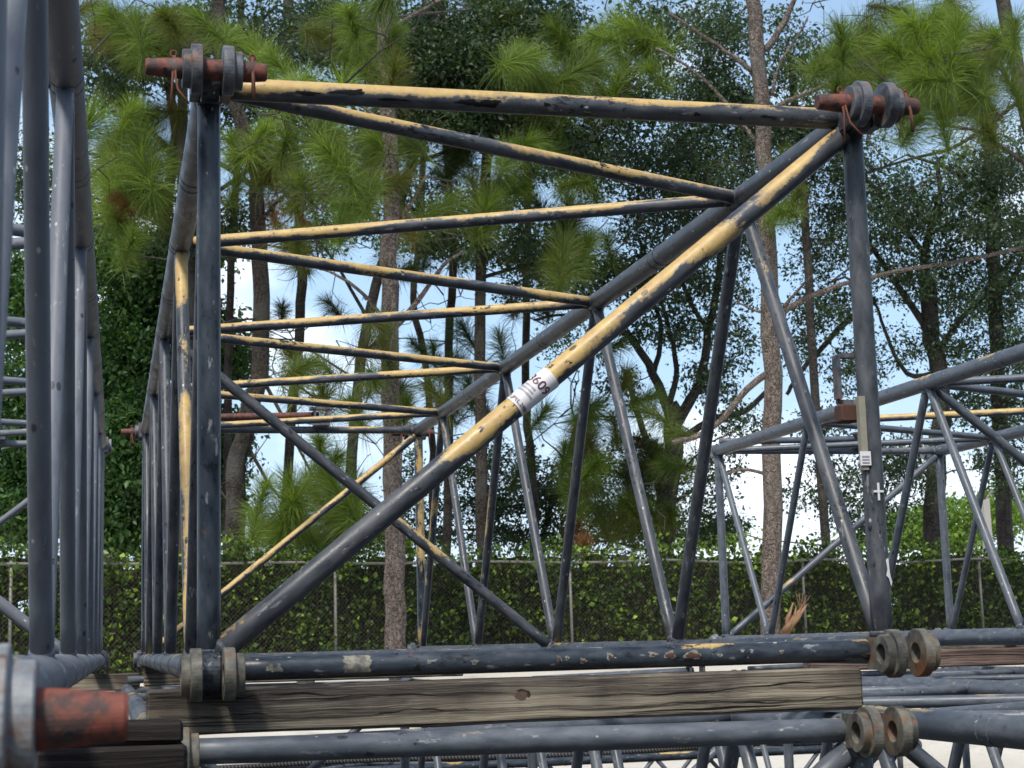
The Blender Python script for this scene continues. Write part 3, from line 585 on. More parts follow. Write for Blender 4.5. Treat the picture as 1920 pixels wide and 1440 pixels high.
class Tree:
    def __init__(s, name, label, cat, Z, trunk, w0, w1, bark, group=None, ground=True):
        P = pxline(trunk, Z)
        if ground: b = P[0].copy(); b[2] = gz(b[1])-.1; P = [b]+P
        s.Z = Z; s.bark = bark; s.root = empty(name, P[0], label, cat, group); s.nodes = []
        s.r0 = w0/2/FPX*Z; s.r1 = w1/2/FPX*Z; s.m = MB(); s.limb_(s.m, P, s.r0, s.r1, 12)
        s.o0 = P[0]; s.tw = MB(); s.k = 0
    def limb_(s, mb, P, ra, rb, seg=8, amp=None, sub=4):
        Q = wob(P, (ra*.12 if amp is None else amp), sub); n = len(Q)
        mb.tube([q-s.root_loc() for q in Q], [ra+(rb-ra)*(i/(n-1))**.8 for i in range(n)], seg, step=9, caps=True)
        s.nodes += [(q, ra+(rb-ra)*i/(n-1)) for i, q in enumerate(Q)]
    def root_loc(s): return np.array(s.root.location)
    def limb(s, pts, w0, w1, Z=None):
        m = MB(); s.limb_(m, pxline(pts, Z or s.Z), w0/2/FPX*s.Z, w1/2/FPX*s.Z, 8); m.build('branch', M[s.bark], s.root)
    def twig_to(s, p, r=.012, wander=.06):
        N = np.array([q for q, _ in s.nodes]); d = np.linalg.norm(N-p, axis=1)+np.maximum(0, N[:, 2]-p[2])*.6; j = int(np.argmin(d+rng.random(len(d))*.5)); a = N[j]
        L = np.linalg.norm(p-a)
        if L < .08: return
        mid = a+(p-a)*.5+rng.normal(size=3)*wander*L+np.array([0, 0, -.05*L]); q1 = a+(mid-a)*.5+rng.normal(size=3)*wander*.4*L; q2 = mid+(p-mid)*.55+rng.normal(size=3)*wander*.5*L
        rr = r*(1+min(2.5, L*.7)); s.tw.tube([x-s.root_loc() for x in (a, q1, mid, q2, p)], [rr, rr*.9, rr*.75, rr*.55, rr*.35], 5, step=9, caps=False)
        s.nodes += [(mid, rr*.7), (q2, rr*.5), (p, rr*.3)]
    def finish(s):
        s.m.build('trunk', M[s.bark], s.root)
        if s.tw.n: s.tw.build('twigs', M['twig'], s.root)['kind'] = 'stuff'
    def shift(s, o): o.location = -Vector(s.root.location); return o

def pine(label, Z, trunk, w0, w1, tufts, limbs=(), bark='pinebark', mat='needle', dead=(), leaves=None, dens=1., group='pine trees along the fence'):
    T = Tree('pine_tree', label, 'pine tree', Z, trunk, w0, w1, bark, group)
    for l in limbs: T.limb(*l)
    def mk(lst, tone0):
        out = []
        for tf in lst:
            px, py, R = tf[:3]; tone = tf[3] if len(tf) > 3 else tone0; z = tf[4] if len(tf) > 4 else T.Z-1.5+rng.normal()*.8
            p = at(px, py, z); Rm = R/FPX*z
            d = np.array([rng.normal()*.6, rng.normal()*.5-.15, .65+rng.normal()*.45])
            if len(tf) > 5: d = R0*tf[5][0]+np.array([0, 0, 1.])*tf[5][1]+np.array([0, -.2, 0])
            dn = d/np.linalg.norm(d); Rm *= .9+.4*rng.random(); out.append((p-dn*Rm*.2, d, Rm*.98, int((260+R*6.8)*dens), tone, 1.25))
            T.twig_to(p-dn*Rm*.75, .011)
        return out
    for tf in tufts:
        for _ in range(2 if group.startswith('pine') else 3): T.twig_to(at(tf[0]+rng.normal()*70, tf[1]+rng.normal()*60, T.Z+rng.normal()*1.2), .0075, .16)
    tl = mk(tufts, .7); T.shift(tuft_mesh('crown', T.root, tl, M[mat]))
    if dead: T.shift(tuft_mesh('dead_needles', T.root, mk(dead, .6), M['needle_dead']))
    T.finish(); return T

def oak(label, Z, trunk, w0, w1, ells, limbs=(), size=.10, mat='oakleaf', twigs=60, per=20, spread=.19, dens=1., name='broadleaf_tree', aspect=.5, bark='oakbark', group='broadleaf trees behind the hedge'):
    T = Tree(name, label, 'tree', Z, trunk, w0, w1, bark, group)
    for l in limbs: T.limb(*l)
    T.shift(crown_leaves('crown', T.root, ells, size, M[mat], per, spread, aspect, dens))
    tot = sum(e[6] for e in ells)
    for e in ells:
        for q in ell(*e[:6], max(1, int(twigs*e[6]/tot))): T.twig_to(q, .010)
    T.finish(); return T

def rnd_tufts(px, py, rx, ry, n, R0_, R1_, tone, z=None):
    out = []
    for _ in range(n):
        a = random.random()*6.283; r = math.sqrt(random.random())
        out.append((px+math.cos(a)*r*rx, py+math.sin(a)*r*ry, R0_+(R1_-R0_)*random.random(), tone+random.uniform(-.15, .15)) + ((z+random.uniform(-1, 1),) if z else ()))
    return out

# pines ------------------------------------------------------------------
pine('pine with a thick pale flaky trunk rising left of centre in front of the fence', 26, [(742, 1278), (741, 1100), (736, 900), (732, 700), (730, 480), (728, 250), (722, 60), (718, -90)], 46, 26,
     [(560, 690, 46, .45), (600, 720, 50, .5), (655, 745, 52, .4), (690, 700, 44, .4), (690, 390, 62, .75), (665, 350, 50, .7), (640, 300, 60, .5), (600, 265, 62, .45), (700, 330, 50, .45), (760, 265, 50, .3),
      (650, 140, 58, .85), (585, 145, 62, .8), (545, 160, 52, .75), (610, 225, 60, .5), (690, 250, 52, .6), (800, 715, 46, .4), (765, 745, 40, .35), (640, 400, 45, .6), (740, 110, 55, .3), (705, 20, 60, .7), (650, 10, 50, .7), (745, 50, 50, .55), (770, 330, 45, .3), (540, 250, 55, .5), (505, 230, 50, .55)]
     + rnd_tufts(640, 650, 110, 60, 6, 36, 46, .4)+rnd_tufts(620, 330, 170, 130, 14, 44, 62, .4, 28)+rnd_tufts(700, 60, 90, 70, 6, 50, 60, .5, 28),
     limbs=[([(733, 620), (690, 560), (640, 520), (600, 505)], 10, 4), ([(734, 620), (780, 570), (830, 500), (870, 470)], 14, 5), ([(731, 480), (760, 400), (800, 330)], 12, 5), ([(731, 450), (680, 390), (620, 340)], 12, 5), ([(728, 250), (680, 200), (600, 190)], 9, 4), ([(730, 700), (680, 740), (600, 760)], 8, 3), ([(724, 60), (790, 20), (860, -20)], 10, 5)])
pine('tall pine with pale scaly bark right of centre, half hidden by the right diagonal', 30, [(1448, 1215), (1450, 950), (1447, 700), (1438, 420), (1432, 250), (1422, 110), (1408, -40)], 43, 27,
     [(1478, 375, 50, .65), (1455, 400, 40, .55), (1500, 350, 36, .5), (1478, 280, 38, .5)],
     limbs=[([(1412, 136), (1360, 95), (1300, 55), (1255, 25)], 11, 4), ([(1420, 270), (1350, 180), (1290, 125), (1230, 90)], 9, 4), ([(1436, 95), (1470, 40), (1500, -30)], 15, 8), ([(1447, 205), (1500, 180), (1570, 150)], 12, 7),
            ([(1462, 590), (1500, 565), (1560, 540), (1600, 528)], 13, 8), ([(1600, 528), (1700, 505), (1800, 490), (1925, 462)], 9, 7), ([(1470, 575), (1500, 540), (1525, 512)], 8, 3), ([(1440, 700), (1400, 730), (1350, 790), (1300, 820), (1260, 830)], 14, 9), ([(1440, 890), (1390, 880), (1340, 900)], 8, 4), ([(1440, 590), (1410, 580), (1380, 565)], 6, 3), ([(1448, 180), (1462, 120), (1500, 60), (1515, 30)], 7, 3)])
pine('pine with bright green needle sprays hanging between the two upright stacks', 31, [(452, 1200), (440, 940), (455, 820), (487, 700), (490, 560), (484, 420), (470, 300), (420, 120), (400, -80)], 44, 24,
     [(178, 205, 82, .9), (250, 250, 80, .85), (225, 300, 70, .8), (300, 300, 66, .8), (195, 330, 60, .75), (255, 190, 60, .85), (310, 350, 48, .7), (250, 345, 55, .65), (255, 430, 52, .55), (215, 400, 45, .5), (195, 15, 55, .6), (250, 25, 60, .55), (300, 20, 55, .5), (230, 55, 55, .45), (360, 20, 55, .55), (325, 50, 45, .4), (275, 60, 45, .4),
      (465, 75, 62, .8), (430, 60, 50, .7), (500, 95, 42, .7), (430, 290, 58, .6), (430, 250, 45, .6), (470, 280, 50, .4), (520, 300, 60, .4), (560, 320, 50, .4), (450, 330, 45, .5), (600, 370, 45, .45)]+rnd_tufts(250, 40, 110, 50, 10, 44, 58, .3, 31.5)+rnd_tufts(245, 290, 75, 110, 14, 48, 66, .5, 31.5)+rnd_tufts(570, 930, 100, 90, 10, 50, 70, .45, 31)
     + [(560, 925, 92, .75), (610, 885, 78, .7), (520, 985, 80, .7), (640, 850, 60, .6), (575, 1000, 70, .65), (500, 900, 62, .7), (640, 955, 64, .6), (665, 900, 56, .5), (530, 1040, 50, .55), (480, 960, 50, .7), (600, 820, 56, .55)],
     limbs=[([(487, 700), (540, 800), (590, 900)], 9, 4), ([(455, 820), (500, 900), (540, 950)], 9, 4), ([(475, 350), (400, 300), (300, 280), (200, 260)], 12, 5), ([(420, 120), (300, 90), (200, 60)], 11, 5), ([(484, 420), (540, 360), (600, 340)], 9, 4)],
     dead=[(505, 375, 42, .8), (555, 375, 26, .6), (215, 365, 34, .1), (560, 400, 22, .5)], bark='pinebark_dark')
pine('pine with clustered green tufts hanging over the top tubes at the centre', 34, [(905, 1180), (903, 900), (900, 640), (905, 400), (930, 150), (960, -80)], 26, 18,
     [(1005, 262, 74, .85), (1050, 290, 52, .7), (960, 280, 50, .6), (1060, 440, 62, .65), (1110, 440, 54, .7), (1040, 480, 52, .6), (1135, 435, 40, .65), (860, 370, 58, .6), (925, 360, 60, .6), (990, 345, 56, .6), (880, 330, 45, .5), (1100, 335, 54, .65), (1050, 350, 52, .6), (1130, 310, 42, .55), (940, 400, 50, .5),
      (1010, 105, 72, .72), (965, 90, 55, .65), (1060, 160, 60, .65), (1150, 40, 74, .8), (1100, 70, 62, .75), (1130, 110, 66, .72), (1075, 150, 52, .7), (1160, 130, 55, .7), (1030, 40, 60, .65), (1200, 60, 52, .7), (1000, 160, 48, .6), (940, 40, 52, .5), (1120, 170, 44, .6), (1210, 120, 40, .6), (980, 20, 55, .5)]+rnd_tufts(1040, 120, 150, 100, 16, 44, 60, .35, 35)+rnd_tufts(990, 390, 150, 80, 12, 42, 56, .3, 35)+rnd_tufts(1000, 250, 110, 40, 5, 44, 55, .4, 35),
     limbs=[([(905, 400), (960, 330), (1005, 290)], 9, 4), ([(915, 300), (1000, 180), (1080, 130)], 11, 5), ([(903, 520), (980, 500), (1060, 470)], 9, 4)], bark='pinebark_dark')
pine('pine with small blue green tufts behind the top tube left of centre', 36, [(838, 1100), (840, 900), (842, 640), (850, 480), (835, 250), (830, -80)], 19, 14,
     rnd_tufts(830, 100, 110, 90, 24, 48, 62, .3)+rnd_tufts(800, 260, 120, 60, 10, 44, 56, .3)+rnd_tufts(800, 720, 120, 70, 9, 38, 48, .3)+rnd_tufts(900, 30, 60, 40, 4, 45, 55, .4)+[(860, 600, 46, .4), (905, 690, 44, .35), (880, 730, 46, .3), (935, 620, 38, .4), (720, 160, 50, .25), (780, 180, 46, .25), (490, 590, 40, .3), (810, 640, 40, .4)],
     bark='pinebark_dark', mat='needle_dark')
pine('pine with yellowish green tufts behind the rusty pin at the top right', 30, [(1985, 1150), (1975, 700), (1960, 400), (1900, 100), (1860, -80)], 36, 26,
     [(1660, 70, 78, .78), (1700, 30, 70, .8), (1610, 70, 70, .72), (1745, 105, 74, .75), (1800, 30, 72, .7), (1860, 60, 62, .62), (1650, 135, 64, .68), (1605, 155, 52, .62), (1760, 180, 62, .66), (1575, 40, 55, .6), (1880, 130, 52, .45), (1560, 100, 46, .6), (1700, 150, 66, .7), (1830, 170, 58, .6), (1810, 110, 64, .68), (1905, 30, 48, .5), (1765, 15, 62, .8), (1700, 95, 60, .8), (1570, 150, 40, .6), (1840, 225, 48, .5), (1730, 210, 46, .55)]+rnd_tufts(1720, 110, 170, 100, 34, 50, 66, .4, 31.5),
     limbs=[([(1950, 330), (1900, 290), (1830, 245), (1760, 235)], 10, 5), ([(1900, 100), (1840, 90), (1760, 80), (1680, 90)], 11, 5), ([(1922, 180), (1800, 270), (1700, 300), (1620, 325)], 9, 4)], bark='pinebark_dark')
pine('low pine with fresh green sprays around the light bars below the diagonal', 36, [(1238, 1190), (1240, 960), (1225, 860), (1190, 760), (1180, 700)], 22, 10,
     [(1090, 785, 58, .5), (1130, 860, 64, .6), (1200, 765, 52, .5), (1238, 870, 58, .6), (1235, 740, 46, .5), (1065, 900, 50, .6), (1115, 945, 50, .55), (1180, 690, 48, .35), (1170, 640, 40, .3), (1255, 810, 44, .55), (1060, 830, 46, .5), (1160, 930, 46, .5), (1210, 940, 42, .5), (1030, 760, 42, .4), (1150, 780, 50, .5), (1260, 950, 46, .5)]+rnd_tufts(1140, 850, 110, 110, 18, 40, 54, .3, 36.5),
     dead=[(1095, 1010, 44, .5), (1085, 975, 36, .5)], bark='pinebark_dark')
# slim bare trunks
for k, (lab, Z, tr, w0, w1, cl) in enumerate([
    ('slim dark pine trunk close behind the front left post', 35, [(425, 1150), (428, 700), (434, 500), (445, 300), (452, 60), (455, -60)], 17, 12, [(460, 130, 48, .3), (440, 380, 40, .3)]),
    ('slim leaning pine trunk in the sky gap left of the pale flaky pine', 36, [(520, 1150), (545, 800), (560, 640), (566, 500), (560, 380), (545, 200), (540, -60)], 17, 20, [(590, 420, 46, .4), (560, 480, 40, .35), (500, 150, 48, .3), (570, 60, 46, .3), (610, 560, 38, .3), (530, 570, 36, .3)]),
    ('slim dark pine trunk just right of the small square bracket', 38, [(805, 1120), (812, 900), (800, 700), (775, 560), (790, 400), (800, -60)], 15, 12, [(770, 640, 38, .4), (800, 450, 40, .4), (780, 500, 36, .3)]),
    ('slim straight trunk left of the paler bar below the second lacing joint', 38, [(1000, 1150), (1002, 950), (990, 800), (985, 640), (990, 400), (985, -60)], 20, 13, [(985, 860, 42, .4), (960, 560, 38, .3), (1020, 560, 38, .35)])]):
    pine(lab, Z, tr, w0, w1, cl, bark='pinebark_dark', mat='needle_dark', group='slim trunks behind the hedge')

# broadleaf trees ----------------------------------------------------------
oak('dense dark green broadleaf tree filling the gap between the two upright stacks', 36, [(210, 1150), (225, 900), (260, 700), (300, 450), (330, 250)], 40, 18,
    [(240, 500, 90, 90, 36, 1.2, 220), (235, 660, 85, 110, 36, 1.5, 330), (230, 850, 80, 130, 35, 1.5, 460), (230, 980, 110, 60, 35, 1, 260), (330, 620, 110, 90, 37, 1.5, 260), (420, 660, 70, 70, 37, 1, 120), (400, 850, 70, 120, 37, 1.2, 200), (380, 960, 80, 60, 36, 1, 160), (60, 560, 110, 110, 37, 1.5, 260), (180, 440, 60, 60, 37, 1, 90), (50, 780, 120, 140, 36, 1.5, 420), (40, 950, 120, 80, 36, 1.5, 300), (350, 470, 90, 50, 37, 1, 110)],
    limbs=[([(225, 900), (120, 750), (20, 600)], 14, 6), ([(245, 780), (340, 620), (420, 560)], 14, 5), ([(210, 540), (190, 440), (160, 330)], 10, 4)], size=.12, mat='broadleaf', per=22, spread=.22, twigs=70, aspect=.55)
oak('dark small leaved oak whose crown fills the top left behind the rusty pin', 33, [(350, 1150), (370, 800), (360, 500), (330, 250), (300, 60)], 26, 16,
    [(240, 110, 120, 80, 33, 1.5, 150), (400, 60, 120, 70, 33, 1.5, 130), (560, 60, 110, 80, 33, 1.5, 100), (200, 160, 60, 60, 32, 1, 40), (470, 230, 90, 60, 33, 1, 55), (60, 340, 60, 120, 33, 1, 80), (350, 420, 80, 60, 33, 1, 60), (570, 200, 90, 60, 33, 1.2, 60), (450, 420, 60, 60, 33, 1, 26), (600, 440, 60, 60, 33, 1, 26)],
    limbs=[([(335, 300), (240, 200), (160, 110)], 14, 5), ([(320, 180), (420, 100), (520, 10)], 12, 5), ([(350, 400), (450, 330), (580, 230)], 12, 5)], twigs=90)
oak('dark oak crown with many sky holes above the top tube left of centre', 34, [(650, 1150), (660, 850), (690, 600), (760, 350), (800, 150), (820, -50)], 24, 16,
    [(640, 60, 90, 80, 34, 1.5, 160), (600, 330, 120, 90, 34, 1.5, 90), (760, 400, 110, 90, 34, 1.5, 90), (930, 420, 120, 90, 34, 1.5, 120), (1080, 300, 100, 70, 34, 1.5, 110), (1000, 480, 110, 40, 34, 1.5, 70), (770, 90, 120, 100, 34, 1.5, 260), (900, 90, 110, 110, 34, 1.5, 270), (850, 220, 140, 50, 34, 1.5, 150), (1000, 190, 110, 50, 34, 1.5, 110), (1010, 40, 100, 60, 34, 1, 110), (740, 240, 90, 50, 34, 1, 70), (820, 440, 70, 50, 34, 1, 50), (1180, 190, 90, 70, 34, 1, 110), (1220, 60, 80, 80, 34, 1, 90)],
    limbs=[([(760, 350), (660, 200), (600, 60)], 12, 5), ([(780, 260), (900, 160), (1000, 60)], 14, 6), ([(770, 310), (900, 260), (1050, 210)], 10, 5), ([(690, 600), (620, 480), (560, 420)], 8, 4)], twigs=110)
oak('spreading dark oak with crooked limbs left of the tall scaly pine', 36, [(1242, 1150), (1248, 960), (1262, 840), (1255, 760)], 46, 34,
    [(1330, 330, 110, 90, 36, 2, 330), (1230, 400, 90, 80, 36, 1.5, 190), (1370, 440, 70, 80, 36, 1.5, 150), (1230, 520, 110, 60, 36, 1.5, 210), (1120, 520, 80, 50, 36, 1.5, 110), (1360, 560, 60, 60, 36, 1, 60), (1270, 620, 120, 40, 36, 1, 70), (1160, 720, 60, 50, 36, 1, 32), (1330, 720, 60, 50, 36, 1, 60), (1390, 640, 40, 60, 36, 1, 30), (1180, 300, 100, 60, 36, 1.5, 140), (1320, 900, 80, 60, 36, 1, 70), (1180, 880, 80, 80, 36, 1, 80), (1000, 540, 80, 50, 36, 1.3, 70), (1380, 800, 50, 60, 36, 1, 45), (1220, 600, 90, 50, 36, 1, 45)],
    limbs=[([(1258, 790), (1225, 700), (1180, 630), (1130, 600), (1080, 560)], 22, 8), ([(1262, 800), (1310, 720), (1330, 620), (1350, 500), (1340, 400)], 24, 9), ([(1225, 700), (1240, 620), (1215, 540), (1200, 450)], 12, 5), ([(1330, 620), (1290, 560), (1275, 470), (1300, 370)], 12, 5), ([(1265, 830), (1330, 790), (1400, 770), (1440, 730)], 16, 9), ([(1255, 760), (1270, 690), (1250, 600), (1240, 560)], 14, 6), ([(1345, 480), (1390, 420), (1410, 330)], 9, 4), ([(1130, 600), (1060, 590), (1000, 600)], 8, 4), ([(1248, 960), (1180, 900), (1120, 870)], 10, 4), ([(1250, 950), (1330, 900), (1380, 880)], 10, 4)], twigs=220, dens=.78, size=.088)
oak('large dark oak behind the right post whose limbs fork under thick leaves', 38, [(1745, 1150), (1752, 900), (1765, 760), (1750, 640), (1735, 520)], 44, 30,
    [(1560, 420, 70, 110, 38, 1.5, 200), (1720, 420, 90, 70, 38, 1.5, 250), (1850, 420, 90, 80, 38, 2, 270), (1700, 520, 90, 50, 38, 1.5, 140), (1840, 560, 100, 60, 38, 1.5, 210), (1900, 660, 60, 90, 38, 1.5, 150), (1560, 580, 80, 50, 38, 1.5, 120), (1600, 690, 60, 60, 38, 1, 70), (1500, 640, 50, 70, 38, 1, 60), (1690, 650, 60, 40, 38, 1, 34), (1800, 760, 70, 60, 38, 1, 80), (1550, 800, 70, 50, 38, 1, 70), (1560, 920, 90, 70, 38, 1.2, 130), (1690, 880, 80, 80, 38, 1.2, 160), (1880, 860, 60, 80, 38, 1, 120), (1520, 500, 50, 40, 38, 1, 30), (1880, 330, 70, 40, 38, 1, 60), (1790, 650, 70, 50, 38, 1, 90), (1630, 980, 90, 40, 38, 1, 90)],
    limbs=[([(1750, 640), (1700, 560), (1640, 470), (1580, 400)], 18, 6), ([(1740, 560), (1735, 470), (1760, 380), (1760, 300)], 22, 8), ([(1758, 700), (1700, 700), (1660, 620), (1640, 560)], 12, 5), ([(1752, 670), (1800, 600), (1860, 540), (1900, 480)], 14, 6), ([(1735, 480), (1660, 380), (1600, 300), (1560, 250)], 12, 5), ([(1760, 780), (1840, 700), (1900, 660)], 10, 5), ([(1640, 560), (1570, 620), (1500, 700), (1475, 740)], 14, 7), ([(1752, 900), (1680, 850), (1600, 820)], 8, 4)], twigs=220, dens=.62, size=.088)
oak('dark oak at the right edge with an upright trunk behind the slate blue boom', 38, [(1885, 1150), (1880, 900), (1868, 640), (1862, 420), (1850, 200)], 36, 24,
    [(1870, 300, 80, 80, 38, 1.5, 150), (1800, 340, 80, 60, 38, 1.5, 110), (1910, 480, 50, 100, 38, 1.5, 120), (1660, 350, 90, 60, 38, 1.5, 120), (1600, 260, 60, 40, 38, 1, 50), (1900, 760, 50, 60, 38, 1, 60), (1780, 500, 60, 50, 38, 1, 60), (1500, 330, 40, 80, 38, 1, 70)],
    limbs=[([(1862, 420), (1800, 330), (1700, 290)], 12, 5), ([(1866, 560), (1910, 500), (1930, 440)], 9, 4)], twigs=110, dens=.7, size=.088)
oak('dark oak crown behind the top of the tall scaly pine', 37, [(1560, 1150), (1540, 900), (1520, 600), (1500, 300), (1480, 100)], 20, 14,
    [(1340, 60, 90, 70, 37, 1.5, 200), (1330, 180, 90, 80, 37, 1.5, 240), (1500, 130, 60, 80, 37, 1.5, 130), (1480, 250, 60, 70, 37, 1.5, 130), (1400, 240, 60, 90, 37, 1.5, 150), (1280, 280, 60, 60, 37, 1.5, 90), (1530, 240, 50, 50, 37, 1, 70), (1580, 300, 50, 50, 37, 1, 60), (1470, 40, 40, 40, 37, 1, 24), (1640, 420, 60, 60, 37, 1, 70)],
    limbs=[([(1500, 300), (1420, 200), (1330, 120)], 12, 5), ([(1505, 350), (1400, 330), (1300, 300)], 9, 4)], twigs=120, dens=.75, size=.09)
oak('thin leafy tree low behind the hedge at the centre', 40, [(1010, 1150), (1020, 1000), (1050, 900), (1080, 800)], 14, 8,
    [(960, 900, 70, 80, 40, 1, 80), (1000, 1010, 160, 26, 40, 1, 90), (1230, 1000, 120, 30, 40, 1, 70), (760, 1010, 120, 24, 40, 1, 60), (1050, 930, 90, 60, 40, 1, 110), (900, 960, 90, 40, 40, 1, 60), (1180, 970, 110, 36, 40, 1, 90), (1060, 640, 60, 40, 40, 1, 24), (1340, 980, 60, 30, 40, 1, 40), (700, 980, 110, 30, 40, 1, 50), (880, 880, 50, 60, 40, 1, 36), (780, 900, 60, 80, 40, 1, 40)], twigs=50)
oak('sunlit light green tree far beyond the hedge at the right', 58, [(1730, 1150), (1732, 1040)], 14, 8,
    [(1720, 985, 60, 34, 58, 2, 170), (1790, 1010, 60, 30, 58, 2, 130), (1660, 1010, 60, 26, 58, 2, 90), (1880, 960, 60, 50, 58, 2, 170), (1800, 960, 60, 36, 58, 2, 60), (1340, 1005, 70, 22, 58, 2, 80)], size=.16, mat='farleaf', per=14, spread=.3, twigs=12, group='trees far beyond the hedge')

# chain link fence and the vine hedge on it ---------------------------------
FA = at(0, 1058, 26.3); FB = at(1920, 1050, 35.); fd = FB-FA; fd[2] = 0; FL = np.linalg.norm(fd); fd /= FL; fn = np.array([-fd[1], fd[0], 0]); zr0, zr1 = FA[2], FB[2]
def fpt(s, z, d=0.): p = np.array([FA[0], FA[1], 0])+fd*s+fn*d; return np.array([p[0], p[1], z])
E0, E1 = -3.5, FL+3.5; ZB = -.42
def rail(s): return zr0+(zr1-zr0)*s/FL+.03*math.sin(s*1.7)*(1 if s > 11 else .4)
fr = empty('chain_link_fence', fpt(E0, ZB), 'rusty grey chain link fence with a sagging top rail, overgrown by the vine hedge', 'fence')
t = NT('galvanised_fence_steel'); n = t.noise(t.obj(), 6, 5, .7); t.set(t.b.inputs['Base Color'], t.mix(n, (.30, .29, .26), (.14, .125, .105))); t.b.inputs['Roughness'].default_value = .6; t.b.inputs['Metallic'].default_value = .3; M['galv'] = t.m
t = NT('dull_fence_wire'); t.b.inputs['Base Color'].default_value = (.07, .065, .058, 1); t.b.inputs['Roughness'].default_value = .6; M['wire'] = t.m
ro = np.array(fr.location)
m = MB(); m.tube([fpt(s, rail(s))-ro for s in np.linspace(E0, E1, 60)], .024, 8, step=9); m.build('top_rail', M['galv'], fr)
s_ = E0
for px in (-170, 20, 285, 630, 1075, 1512, 1845, 2120):
    best = min(np.linspace(E0, E1, 800), key=lambda q: abs(((fpt(q, 0)-CAM)@RT)/((fpt(q, 0)-CAM)@FW)*FPX+960-px))
    m = MB(); m.tube([fpt(best, ZB-.1, .03)-ro, fpt(best, rail(best)+.05, .03)-ro], .028, 10, step=9); m.build('fence_post', M['galv'], fr)
VV = []; FF = []; h = .075; k0 = 0; Hh = 1.82
for sgn in (1, -1):
    for q in np.arange(E0-Hh, E1+Hh, h):
        a, b = q, q+sgn*Hh
        if sgn == -1: a, b = q+0, q-Hh
        za, zb = ZB+.02, ZB+.02+Hh
        ta, tb = 0., 1.
        lo, hi = min(a, b), max(a, b)
        if lo < E0 or hi > E1: continue
        A1 = fpt(a, za, sgn*.004); B1_ = fpt(b, zb+(rail((a+b)/2)-.02-zb), sgn*.004); w = .0022
        wv = np.array([fd[0]*w, fd[1]*w, 0]); dv = fn*w
        VV += [A1-wv, A1+wv, A1+dv*1.5, B1_-wv, B1_+wv, B1_+dv*1.5]; FF += [[k0, k0+1, k0+4, k0+3], [k0+1, k0+2, k0+5, k0+4], [k0+2, k0, k0+3, k0+5]]; k0 += 6
o = big_mesh('wire_mesh', np.array(VV)-ro, [np.array(FF)], np.zeros(len(VV)), M['wire'], fr)

hd = empty('vine_hedge', fpt(E0, ZB, .3), 'long dark green vine hedge with lime new leaves grown through the wire fence', 'hedge')
n = 46000; u = rng.random(n)*(E1-E0)+E0; topn = np.array([rail(s)+.30+.10*math.sin(s*2.1)+.07*math.sin(s*5.3+1)+.05*math.sin(s*11.) for s in u])
zz = ZB+(topn-ZB)*rng.random(n)**.85; dd = .34+rng.normal(size=n)*.17+.10*np.sin(u*3.1+zz*4)+.07*np.sin(u*7.7-zz*6)
up_ = zz > topn-.35; dd[up_] -= rng.random(up_.sum())*.35
zz += rng.normal(size=n)*.035
C = np.array([fpt(a, b, c) for a, b, c in zip(u, zz, dd)])
cl = .5+.5*np.sin(u*2.3+zz*3.1)*np.sin(u*5.9-zz*4.3+1.3)
var = rng.random(n)*.84+.10*cl; br_ = (rng.random(n) < .05+.09*(cl > .7)) & (dd < .46); var[br_] = .9+.1*rng.random(br_.sum())
V, F = leaf_cloud(C, .088, .68, .1, .15); o = big_mesh('leaves', V, [F], np.repeat(var, 4), M['ivy'], hd); o.location = -Vector(hd.location)
# dark woody tangle inside the hedge
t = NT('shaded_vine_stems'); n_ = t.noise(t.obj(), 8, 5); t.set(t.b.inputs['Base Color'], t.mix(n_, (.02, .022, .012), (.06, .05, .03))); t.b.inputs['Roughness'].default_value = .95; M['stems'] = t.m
m = MB(); hl = np.array(hd.location)
for k in range(420):
    s = random.uniform(E0, E1); pts = []; z = ZB
    dx = random.uniform(-.5, .5)
    for j in range(6): pts.append(fpt(min(E1, max(E0, s+dx*j/5+random.uniform(-.12, .12))), ZB+(rail(min(max(s, 0), FL))+.15-ZB)*j/5*random.uniform(.85, 1.0), .38+random.uniform(-.15, .12))-hl)
    m.tube(pts, .008+random.random()*.006, 4, step=9, caps=False)
m.build('stems', M['stems'], hd)
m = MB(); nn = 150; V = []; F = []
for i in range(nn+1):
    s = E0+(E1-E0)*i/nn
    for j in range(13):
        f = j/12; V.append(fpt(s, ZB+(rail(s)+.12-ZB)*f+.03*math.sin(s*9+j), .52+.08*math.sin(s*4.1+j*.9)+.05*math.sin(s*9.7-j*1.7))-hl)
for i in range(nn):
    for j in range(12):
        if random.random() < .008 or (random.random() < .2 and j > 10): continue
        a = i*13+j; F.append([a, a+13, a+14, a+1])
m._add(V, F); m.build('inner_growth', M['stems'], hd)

# broken palm butt in the hedge, nesting box, far pole ----------------------
t = NT('torn_brown_wood'); v = t.attr('tc', 'Vector'); n = t.noise(t.map(v, (9, 9, 1)), 6, 5, .7); t.set(t.b.inputs['Base Color'], t.mix(t.ramp(n, [(.35, 0), (.65, 1)]), (.09, .045, .025), (.36, .21, .12))); t.b.inputs['Roughness'].default_value = .9; M['torn'] = t.m
m = MB(); Zt = 30
for k in range(9): 
    a = at(1470+random.uniform(-6, 10), 1185+random.uniform(-5, 5), Zt-.2); b = at(1500+random.uniform(-16, 14), 1140+random.uniform(-12, 12), Zt-.2)
    m.tube([a, (a+b)/2+rng.normal(size=3)*.03, b], [.05, .045, .008], 6, step=9)
for k in range(5): m.tube([at(1500, 1145, Zt-.2), at(1492+k*7, 1120-random.uniform(0, 12), Zt-.2)], [.012, .003], 5, step=9)
tag(m.build('broken_branch', M['torn']), 'torn brown broken branch stuck in the hedge beside the tall scaly pine', 'broken branch')
